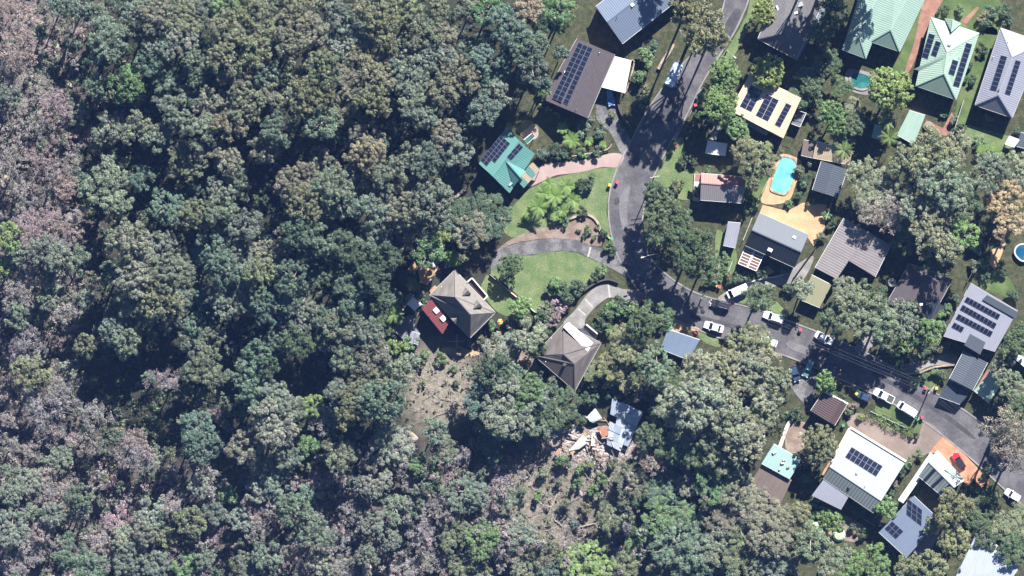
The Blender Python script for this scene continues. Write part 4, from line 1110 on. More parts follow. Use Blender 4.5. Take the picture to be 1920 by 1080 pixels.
def car(px, py, dx, dy, kind, col, label, L=4.5, W=1.82, roofcol=None, name=None):
    """dx,dy: survey direction the nose points to"""
    loc = P(px, py, 0); loc.z = .1
    name = name or {'van': 'van', 'ute': 'utility_truck'}.get(kind, 'car')
    t = thing(name, loc, label, {'van': 'van', 'ute': 'utility truck'}.get(kind, 'car'))
    t.rotation_euler = (0, 0, math.atan2(-dy, dx))
    pm = paint('paint_%d_%d_%d' % tuple(int(c * 100) for c in col), col)
    rm = pm if roofcol is None else paint('roof_%d_%d_%d' % tuple(int(c * 100) for c in roofcol), roofcol)
    hl, hw = L / 2, W / 2
    bz = .95 if kind != 'van' else 1.05
    def ring(x, w, z0, z1):
        w *= hw; c = .12
        return [(x, -w + c, z0), (x, w - c, z0), (x, w, z0 + c), (x, w, z1 - c), (x, w - c * 1.3, z1), (x, -w + c * 1.3, z1), (x, -w, z1 - c), (x, -w, z0 + c)]
    m = MB()
    fz = .72 if kind != 'van' else .9
    loft(m, [ring(-hl, .80, .38, bz - .18), ring(-hl + .12, .93, .3, bz - .06), ring(-hl + .6, 1, .24, bz), ring(0, 1, .22, bz), ring(hl - 1.3, 1, .22, bz - .02), ring(hl - .5, .97, .25, fz + .1), ring(hl - .12, .86, .32, fz), ring(hl, .7, .4, fz - .15)])
    m.build('body', pm, t, smooth=False)
    # cabin
    spec = {'sedan': (-1.55, 1.05, -1.0, .25, 1.45), 'hatch': (-1.95, .95, -1.65, .2, 1.5), 'wagon': (-2.1, 1.05, -1.9, .35, 1.62), 'van': (-2.25, 1.75, -2.18, 1.05, 1.95), 'ute': (-.75, 1.15, -.6, .4, 1.7)}[kind]
    k = L / 4.5
    xb, xf, tb, tf, zt = (spec[0] * k, spec[1] * k, spec[2] * k, spec[3] * k, spec[4])
    wb, wt = hw * .95, hw * (.76 if kind != 'van' else .86)
    b0, b1, b2, b3 = Vector((xb, -wb, bz)), Vector((xf, -wb, bz)), Vector((xf, wb, bz)), Vector((xb, wb, bz))
    t0, t1, t2, t3 = Vector((tb, -wt, zt)), Vector((tf, -wt, zt)), Vector((tf, wt, zt)), Vector((tb, wt, zt))
    for nm, q in (('windscreen', (b1, b2, t2, t1)), ('rear_window', (b3, b0, t0, t3)), ('side_window', (b0, b1, t1, t0)), ('side_window', (b2, b3, t3, t2))):
        m = MB(); n_ = (q[1] - q[0]).cross(q[2] - q[0]).normalized()
        m.prism(list(q), -n_ * .04); m.build(nm, GLASS if not (kind == 'van' and nm != 'windscreen') else pm, t)
    m = MB(); m.prism([t0 + Vector((-.04, -.03, .03)), t1 + Vector((.04, -.03, .02)), t1.lerp(t2, .5) + Vector((.1, 0, .07)), t2 + Vector((.04, .03, .02)), t3 + Vector((-.04, .03, .03)), t3.lerp(t0, .5) + Vector((-.05, 0, .07))], (0, 0, -.08)); rf = m.build('roof', rm, t)
    m = MB()
    for a_, c_ in ((b1, t1), (b2, t2), (b0, t0), (b3, t3)): m.beam(a_, c_, .08, .08)
    m.build('pillar', pm, t)
    if kind in ('wagon', 'van'):
        for sgn in (-1, 1):
            m = MB(); m.beam((tb + .2, sgn * wt * .86, zt + .1), (tf - .2, sgn * wt * .86, zt + .1), .05, .05); m.build('rail', STEEL, rf)
    if kind == 'ute':
        m = MB(); m.box((-1.45 * k, 0, bz + .03), (1.3 * k, W * .82, .08)); m.build('tray', plain('tray_dark', (.05, .06, .06), rough=.6), t)
        m = MB(); m.box((-1.45 * k, hw * .9, bz + .12), (1.4 * k, .1, .2)); m.box((-1.45 * k, -hw * .9, bz + .12), (1.4 * k, .1, .2)); m.box((-2.15 * k, 0, bz + .12), (.1, W * .9, .2)); m.build('tray_side', pm, t)
    for x in (-hl + .85, hl - .9):
        for sgn in (-1, 1):
            m = MB(); m.tube([(x, sgn * (hw - .2), .32), (x, sgn * (hw + .01), .32)], .32, 14); w = m.build('wheel', BLACK, t)
            m = MB(); m.tube([(x, sgn * (hw), .32), (x, sgn * (hw + .025), .32)], .2, 10); m.build('rim', STEEL, w)
    for sgn in (-1, 1):
        m = MB(); m.box((hl - .1, sgn * hw * .66, .68), (.2, .36, .16)); m.build('headlight', OFFW, t)
        m = MB(); m.box((-hl + .07, sgn * hw * .72, .76), (.14, .3, .18)); m.build('tail_light', paint('lamp_red', (.45, .02, .02)), t)
        m = MB(); m.box((xf - .35, sgn * (hw + .1), bz + .05), (.16, .2, .14)); m.build('mirror', pm, t)
    return t
WH, SIL, NAVY, BLK, RED_, TEALC = (.74, .75, .75), (.55, .58, .62), (.03, .05, .09), (.02, .022, .028), (.50, .02, .03), (.10, .22, .24)
car(1382,546,-34,16,'van',WH,'white van parked in the concrete driveway', 5.2, 1.95)
car(1350,571,-34,-7,'wagon',BLK,'black wagon parked at the kerb below the white van', 4.7, 1.9)
car(1450,595,-38,-13,'wagon',WH,'white wagon parked at the kerb under the power lines', 5.0, 1.9)
car(1338,613,-35,-10,'sedan',(.66,.69,.73),'white sedan parked on the opposite kerb beside the grass', 4.7, 1.85)
car(1545,634,33,17,'sedan',SIL,'silver sedan parked at the kerb in tree shade', 4.6, 1.82)
car(1441,640,-36,-14,'hatch',SIL,'silver hatchback mostly hidden under the roadside gum', 4.2, 1.78)
car(1618,743,-20,-9,'hatch',NAVY,'dark blue hatchback beside the yellow bin', 3.6, 1.7)
car(1657,742,-40,-21,'ute',WH,'white utility truck with dark tray parked on the verge', 5.2, 1.9)
car(1700,767,-37,-23,'van',(.68,.70,.74),'pale van with roof rails parked behind the utility truck', 4.9, 1.9)
car(1797,864,-14,-22,'hatch',RED_,'red car with black roof on the terracotta forecourt', 4.2, 1.8, roofcol=BLK)
car(1144,182,4,20,'hatch',(.08,.17,.36),'blue car nosing out from under the white carport', 4.2, 1.8)
car(1515,690,-12,28,'wagon',TEALC,'teal car in the shaded grey driveway', 4.4, 1.8)
car(1490,700,8,26,'hatch',NAVY,'dark car beside the teal car in the shaded driveway', 4.0, 1.75)
car(1898,928,-20,-12,'hatch',WH,'white hatchback glimpsed between trees near the photo edge', 3.9, 1.75)
car(1560,690,34,19,'hatch',BLK,'black car hidden in deep tree shade across the street', 4.1, 1.75)

def caravan():
    loc = P(1263,141); t = thing('caravan', loc, 'caravan under mottled blue-white tarpaulin cover beside the street', 'caravan')
    t.rotation_euler = (0, 0, math.atan2(24, 11))
    m = MB()
    def ring(x, w, z0, z1): return [(x, -w + .15, z0), (x, w - .15, z0), (x, w, z0 + .2), (x, w, z1 - .25), (x, w - .25, z1), (x, -w + .25, z1), (x, -w, z1 - .25), (x, -w, z0 + .2)]
    loft(m, [ring(-2.9, .95, .6, 1.9), ring(-2.6, 1.15, .45, 2.4), ring(0, 1.2, .45, 2.55), ring(2.4, 1.15, .45, 2.4), ring(2.9, .95, .7, 1.7)])
    m.build('body', two_tone('tarp', (.16, .22, .34), (.58, .63, .68), scale=.9, lo=.42, hi=.6, fine=4, famt=.1, rough=.5), t)
    for x, y, s_ in ((-1.5, 0, .9), (0, .2, 1.1), (1.5, -.1, .8)):
        m = MB(); m.box((x, y, 2.56), (s_, s_ * .8, .14)); m.build('roof_hatch', WHITE, t)
    for sgn in (-1, 1):
        m = MB(); m.tube([(-.3, sgn * 1.0, .33), (-.3, sgn * 1.22, .33)], .33, 12); w = m.build('wheel', BLACK, t)
        m = MB(); m.tube([(-.3, sgn * 1.2, .33), (-.3, sgn * 1.245, .33)], .2, 10); m.build('rim', STEEL, w)
    m = MB(); m.beam((2.8, .4, .5), (4.0, 0, .5), .1, .1); m.beam((2.8, -.4, .5), (4.0, 0, .5), .1, .1); m.build('drawbar', STEEL, t)
caravan()

# ================================================================== wheelie bins
def make_bin():
    t = thing('wheelie_bin', (0, 0, 0), 'x', 'bin')
    m = MB(); loft(m, [[(-.24, -.22, .08), (.24, -.22, .08), (.24, .22, .08), (-.24, .22, .08)], [(-.29, -.29, .98), (.31, -.29, .98), (.31, .29, .98), (-.29, .29, .98)]]); m.build('body', plain('bin_green', (.02, .05, .03), rough=.5), t)
    m = MB(); loft(m, [[(-.36, -.34, .98), (.36, -.34, .98), (.36, .34, .98), (-.36, .34, .98)], [(-.33, -.30, 1.10), (.30, -.30, 1.06), (.30, .30, 1.06), (-.33, .30, 1.10)]]); m.build('lid', None, t)
    for s in (-1, 1):
        m = MB(); m.tube([(-.26, s * .2, .1), (-.26, s * .28, .1)], .1, 10); m.build('wheel', BLACK, t)
    m = MB(); m.tube([(-.38, -.26, .95), (-.38, .26, .95)], .025, 6); m.build('handle', BLACK, t)
    return t
bin0 = make_bin()
lidm = {'red': paint('lid_red', (.40, .06, .07), .5), 'yellow': paint('lid_yellow', (.50, .34, .05), .5), 'green': paint('lid_green', (.06, .22, .11), .5)}
BINS = [(1143,347,'yellow','yellow-lidded bin on the lawn edge below the pink driveway'), (1157,342,'red','red-lidded bin on the street below the pink driveway'),
 (1147,448,'green','green-lidded bin beside the short sandstone wall'), (1266,273,'red','red-lidded bin on the pale grass verge'), (1260,284,'yellow','yellow-lidded bin on the pale grass verge'),
 (1304,197,'red','red-lidded bin under trees beside the shaded street'), (1337,532,'green','green-lidded bin of the three beside the van driveway'), (1343,535,'yellow','yellow-lidded bin between a green and a red one'),
 (1349,538,'red','red-lidded bin of the three beside the van driveway'), (1198,548,'red','red-lidded bin at the mouth of the pale driveway, nearer the lawn'), (1208,563,'red','red-lidded bin by the bushes at the pale driveway mouth'),
 (1262,599,'yellow','yellow-lidded bin on the orange parking apron'), (1258,606,'green','green-lidded bin on the orange apron next to the yellow one'), (1258,613,'green','green-lidded bin on the orange apron nearest the blue carport'),
 (1306,623,'red','red-lidded bin on the orange parking apron'), (1501,619,'red','red-lidded bin standing alone on the street'), (1736,728,'red','red-lidded bin by the power pole near the garage'),
 (1756,728,'yellow','yellow-lidded bin near the dark grey carport'), (1606,738,'yellow','yellow-lidded bin beside the dark blue hatchback'), (1607,731,'green','green-lidded bin beside the dark blue hatchback'),
 (1729,783,'red','red-lidded bin behind the pale van'), (1720,786,'green','pale green-lidded bin behind the pale van'), (1581,798,'green','green-lidded bin below the rust-brown carport'), (1859,911,'green','green-lidded bin in shade below the terracotta forecourt'),
 (1851,905,'red','red-lidded bin in shade below the terracotta forecourt')]
for i, (x, y, c, lab) in enumerate(BINS):
    if i == 0: b = bin0
    else:
        b = bin0.copy(); COL.objects.link(b)
        for ch in list(bin0.children):
            q = ch.copy(); COL.objects.link(q); q.parent = b
    b.location = P(x, y, 1) * 1.0; b.location.z = .09
    b.rotation_euler = (0, 0, random.uniform(0, 6.28)); b['label'] = lab; b['group'] = 'wheelie bins put out by the street'
    s_ = 1.05; b.scale = (s_, s_, 1.0)
for b in [o for o in COL.objects if o.name.startswith('wheelie_bin')]:
    lab = b['label']
    for ch in b.children:
        if ch.name.startswith('lid'):
            if not ch.data.materials: ch.data.materials.append(lidm['red'])
            ch.material_slots[0].link = 'OBJECT'
            ch.material_slots[0].material = lidm['red' if lab.startswith('red') else 'yellow' if lab.startswith('yellow') else 'green']

# ================================================================== power poles and lines
def pole(px, py, h, arm, label, lamp=None, name='power_pole'):
    p = P(px, py); t = thing(name, p, label, 'power pole' if name == 'power_pole' else 'street lamp')
    m = MB(p); m.tube([p - Vector((0, 0, .5)), p + Vector((0, 0, h))], [.17, .11], 10); m.build('pole', plain('pole_timber', (.36, .32, .28), scale=2), t)
    ends = []
    if arm is not None:
        d = Vector((math.cos(arm), math.sin(arm), 0))
        for z in (h - .4, h - 1.5):
            m = MB(p); m.beam(p + Vector((0, 0, z)) - d * 1.2, p + Vector((0, 0, z)) + d * 1.2, .12, .12); ca = m.build('crossarm', plain('arm_timber', (.40, .37, .34)), t)
            for k in (-1.1, -.45, .45, 1.1):
                q = p + Vector((0, 0, z + .06)) + d * k
                m = MB(p); m.tube([q, q + Vector((0, 0, .2))], [.06, .04], 6); m.build('insulator', OFFW, ca)
                if z > h - 1: ends.append(q + Vector((0, 0, .2)))
    if lamp is not None:
        d = Vector((math.cos(lamp), math.sin(lamp), 0)); q = p + Vector((0, 0, h - 2.0))
        m = MB(p); m.tube([q, q + d * 1.0 + Vector((0, 0, .35)), q + d * 2.0 + Vector((0, 0, .45))], .05, 6); m.build('lamp_arm', STEEL, t)
        m = MB(p); m.box(q + d * 2.3 + Vector((0, 0, .42)), (.8, .28, .16), lamp); m.build('lamp_head', OFFW, t)
    return ends
e0 = pole(1226,333,10.5,.2,'power pole on the verge above the dense dark trees')
e1 = pole(1221,478,10.0,.15,'power pole with street lamp at the bend of the street', lamp=3.4)
e2 = pole(1318,553,9.0,.9,'power pole beside the black wagon', lamp=-.9)
e3 = pole(1742,730,9.0,.85,'power pole near the red and yellow bins')
e4 = [q + Vector((27, -22, 0)) for q in e3]
pole(1362,97,7.5,None,'street lamp on the grass verge near the top', lamp=-.7, name='street_lamp')
def wire(a, b, sag, label):
    pts = []
    for i in range(15):
        t = i / 14; p = a.lerp(b, t); p.z -= sag * 4 * t * (1 - t); pts.append(p)
    c = pts[7].copy(); m = MB(c); m.tube(pts, .016, 5)
    tag(m.build('power_line', plain('old_aluminium', (.10, .105, .11), rough=.7)), label, 'wire', 'overhead power lines')
for (p_, q_, lab, sg) in ((e0, e1, 'power line strung over the dense dark trees', .5), (e1, e2, 'power line between the bend pole and the black wagon pole', .4), (e2, e3, 'long power line running above the parked cars', .9), (e3, e4, 'power line leaving over the lower end of the street', .4)):
    for w_, a_, b_ in zip(('outermost verge-side', 'inner verge-side', 'inner street-side', 'outermost street-side'), p_, q_): wire(a_, b_, sg, w_ + ' ' + lab)

# ================================================================== vegetation
def leaf_arrays(cent, rad, n, L, W, up=.35, squash=.75, rnd=.8, hollow=.5, g=None):
    """n rhombic leaf sprays round every clump centre; returns verts (m,4,3) and clump index"""
    g = g or rng
    N = len(cent); idx = np.repeat(np.arange(N), n)
    d = g.normal(size=(N * n, 3)); d[:, 2] += up * 1.6; d /= np.linalg.norm(d, axis=1)[:, None]
    rr = rad[idx] * g.uniform(hollow, 1.0, N * n)
    pos = cent[idx] + d * rr[:, None] * np.array([1, 1, squash])
    nr = d + g.normal(size=d.shape) * rnd; nr[:, 2] += .25; nr /= np.linalg.norm(nr, axis=1)[:, None]
    t = np.cross(nr, g.normal(size=d.shape)); t /= np.linalg.norm(t, axis=1)[:, None]
    b = np.cross(nr, t)
    s = g.uniform(.7, 1.3, (N * n, 1))
    v = np.stack([pos + t * L * s * .5, pos + b * W * s * .5, pos - t * L * s * .5, pos - b * W * s * .5], axis=1)
    return v, idx

def leaf_mesh(name, v, col, mat=None):
    m = len(v); me = bpy.data.meshes.new(name)
    me.vertices.add(m * 4); me.vertices.foreach_set('co', v.reshape(-1).astype(np.float32))
    me.loops.add(m * 4); me.loops.foreach_set('vertex_index', np.arange(m * 4, dtype=np.int32))
    me.polygons.add(m); me.polygons.foreach_set('loop_start', np.arange(0, m * 4, 4, dtype=np.int32)); me.polygons.foreach_set('loop_total', np.full(m, 4, dtype=np.int32))
    ca = me.color_attributes.new('var', 'FLOAT_COLOR', 'POINT')
    c4 = np.ones((m * 4, 4), dtype=np.float32); c4[:, :3] = np.repeat(col, 4, axis=0)
    ca.data.foreach_set('color', c4.ravel())
    me.materials.append(mat or FOL)
    me.update(); me.validate()
    return me

def clump_colours(nc, idx, g, spread=.22, tint=.1):
    base = g.normal(1.0, spread, (nc, 1)).clip(.5, 1.6) * (1 + g.normal(0, tint, (nc, 3)))
    return (base[idx] * g.normal(1, .12, (len(idx), 1)).clip(.6, 1.4)).clip(.2, 2.0)

def tree_variant(kind, Rc, Ht, seed):
    """returns (trunk mesh, crown mesh) of a tree with crown radius Rc and height Ht standing at the origin"""
    g = np.random.default_rng(seed); rd = random.Random(seed)
    depth = Rc * {'gum': .75, 'round': .85, 'thin': .8, 'shrub': .75}[kind]
    zc = Ht - depth
    lobes = []
    nl = {'gum': int(7 + Rc * 3.0), 'round': int(6 + Rc * 1.4), 'thin': int(5 + Rc * 1.8), 'shrub': 5}[kind]
    for k in range(nl):
        for _ in range(30):
            a = rd.uniform(0, 6.28); q = math.sqrt(rd.random()) * (.84 if kind != 'round' else .62) * Rc
            x, y = q * math.cos(a), q * math.sin(a)
            rl = Rc * rd.uniform(.16, .36) if kind == 'gum' else Rc * rd.uniform(.34, .5) if kind == 'round' else Rc * rd.uniform(.24, .42)
            if all(math.hypot(x - l[0], y - l[1]) > .62 * min(rl, l[3]) for l in lobes): break
        z = zc + depth * math.sqrt(max(0, 1 - (q / Rc) ** 2)) * rd.uniform(.45, .95) - rl * .6
        if kind in ('gum', 'thin'): z += rd.uniform(-.42, .15) * Rc
        lobes.append((x, y, z, rl))
    cr = {'gum': .58, 'round': .5, 'thin': .6, 'shrub': .4}[kind]
    cent = []; rad = []
    for x, y, z, rl in lobes:
        nc = max(4, int({'gum': 3.3, 'round': 3.6, 'thin': 2.6, 'shrub': 3}[kind] * (rl / cr) ** 1.6))
        for k in range(nc):
            d = g.normal(size=3); d[2] = abs(d[2]) * .9 + .05 if g.random() < .82 else d[2]; d /= np.linalg.norm(d)
            cent.append((x + d[0] * rl, y + d[1] * rl, z + d[2] * rl * .8)); rad.append(cr * g.uniform(.65, 1.25))
    cent = np.array(cent); rad = np.array(rad)
    if kind == 'gum': n, L, W = 44, .40, .20
    elif kind == 'round': n, L, W = 46, .36, .2
    elif kind == 'thin': n, L, W = 30, .38, .14
    else: n, L, W = 44, .3, .17
    v, idx = leaf_arrays(cent, rad, n, L, W, g=g, rnd=.5 if kind != 'thin' else .9, hollow=.6)
    # lobes differ too
    crown = leaf_mesh('crown', v, clump_colours(len(cent), idx, g, .14 if kind != 'thin' else .26, .04))
    m = MB(); rb = Rc * .045 + .05
    lean = Vector((rd.uniform(-.4, .4), rd.uniform(-.4, .4), 0))
    top = Vector((lean.x, lean.y, zc))
    m.tube([(0, 0, -1.2), (lean.x * .3, lean.y * .3, zc * .4), top], [rb * 1.35, rb * 1.05, rb * .75], 7)
    for x, y, z, rl in lobes:
        s0 = Vector((lean.x * .7, lean.y * .7, zc * rd.uniform(.6, .98))); e = Vector((x, y, z + rl * .35))
        mid = s0.lerp(e, .5) + Vector((rd.uniform(-.3, .3), rd.uniform(-.3, .3), rd.uniform(-.2, .5)))
        m.tube([s0, mid, e], [rb * .5, rb * .36, rb * .16], 5, cap=False)
        if kind in ('thin', 'gum'):
            for _ in range(4 if kind == 'thin' else 2):
                d = Vector((rd.gauss(0, 1), rd.gauss(0, 1), rd.uniform(.1, 1.2))).normalized() * rl * 1.25
                m.tube([e, e + d * .5 + Vector((rd.uniform(-.15, .15), rd.uniform(-.15, .15), 0)), e + d], [rb * .18, rb * .11, rb * .05], 4, cap=False)
    tm = bpy.data.meshes.new('trunk'); tm.from_pydata([tuple(p) for p in m.v], [], m.f)
    tm.materials.append(BARK if kind == 'gum' else DEADW if kind == 'thin' else BARKD); tm.shade_smooth()
    return tm, crown, Rc, Ht

VAR = {}
for kind, sizes in (('gum', ((2.2, 10, 3), (3.4, 15, 5), (4.8, 18, 4))), ('round', ((2.2, 5.5, 3), (3.4, 8, 3), (4.6, 10, 2))), ('thin', ((2.2, 9, 3), (3.4, 14, 4), (4.4, 16, 2))), ('shrub', ((1.1, 1.7, 4),))):
    VAR[kind] = [[tree_variant(kind, Rc, Ht, 100 * si + 10 * k + len(kind) * 7) for k in range(nv)] for si, (Rc, Ht, nv) in enumerate(sizes)]

TCOL = {  # leaf colours by kind of foliage
 'g': ((.130, .160, .118), 'grey-green'), 'o': ((.138, .154, .092), 'olive'), 'b': ((.100, .146, .106), 'blue-green'),
 'y': ((.165, .220, .080), 'yellow-green'), 't': ((.155, .158, .112), 'brown-tinged'), 'p': ((.245, .192, .195), 'pinkish-brown scorched'),
 'd': ((.066, .098, .056), 'dark green'), 's': ((.168, .190, .146), 'silvery green'), 'm': ((.215, .198, .195), 'mauve-grey scorched'), 'n': ((.24, .205, .14), 'straw-coloured'), 'e': ((.112, .178, .078), 'bright green')}
ONES = 'zero one two three four five six seven eight nine ten eleven twelve thirteen fourteen fifteen sixteen seventeen eighteen nineteen'.split()
TENS = 'x x twenty thirty forty fifty sixty seventy eighty ninety'.split()
def word_num(n):
    n = max(0, min(99, int(n)))
    return ONES[n] if n < 20 else TENS[n // 10] + ('-' + ONES[n % 10] if n % 10 else '')
def place(px, py):
    return '%s percent across and %s percent down the photo' % (word_num(round(px / 19.2)), word_num(round(py / 10.8)))
used_labels = {}
tree_spots = []
def tree(px, py, r, code, kind=None, hf=1.0, name='gum_tree', cat='tree', group='gum trees of the bush', where=None):
    col, word = TCOL[code]
    kind = kind or ('thin' if code in 'pm' else 'gum')
    rm = r / PPM * (1.26 if name in ('gum_tree', 'scorched_tree') else 1.15 if name == 'garden_tree' else 1)
    classes = VAR[kind]
    ci = min(range(len(classes)), key=lambda i: abs(classes[i][0][2] - rm))
    tm, cm, Rc, Ht = random.choice(classes[ci])
    s = rm / Rc; sz = s * hf * random.uniform(.85, 1.15) if kind != 'shrub' else s
    if kind in ('gum', 'thin'): sz = max(.75, min(1.25, (s + 1) / 2)) * hf * random.uniform(.8, 1.2)
    p = PG(px, py, Ht * sz * .8); p.z = terrain(p.x, p.y)
    size = 'small' if r < 20 else 'broad' if r > 33 else 'mid-sized'
    noun = {'gum_tree': 'gum tree', 'scorched_tree': 'tree', 'garden_tree': 'garden tree', 'shrub': 'shrub'}[name]
    lab = where or '%s %s %s %s' % (size, word, noun, place(px, py))
    k = used_labels.get(lab, 0); used_labels[lab] = k + 1
    if k and not where: lab = lab.replace(size, ('slightly shaded ' if k == 1 else 'low ') + size, 1)
    t = thing(name, p, lab, cat, group)
    t.scale = (s, s, sz); t.rotation_euler = (0, 0, random.uniform(0, 6.28))
    link('trunk', tm, t)
    c = link('crown', cm, t)
    j = random.uniform(.86, 1.14)
    if name == 'garden_tree': col = (col[0] * 1.2, col[1] * 1.16, col[2] * 1.0)
    c.color = (col[0] * j * random.uniform(.93, 1.07), col[1] * j, col[2] * j * random.uniform(.9, 1.1), 1)
    tree_spots.append((px, py, r))
    return t

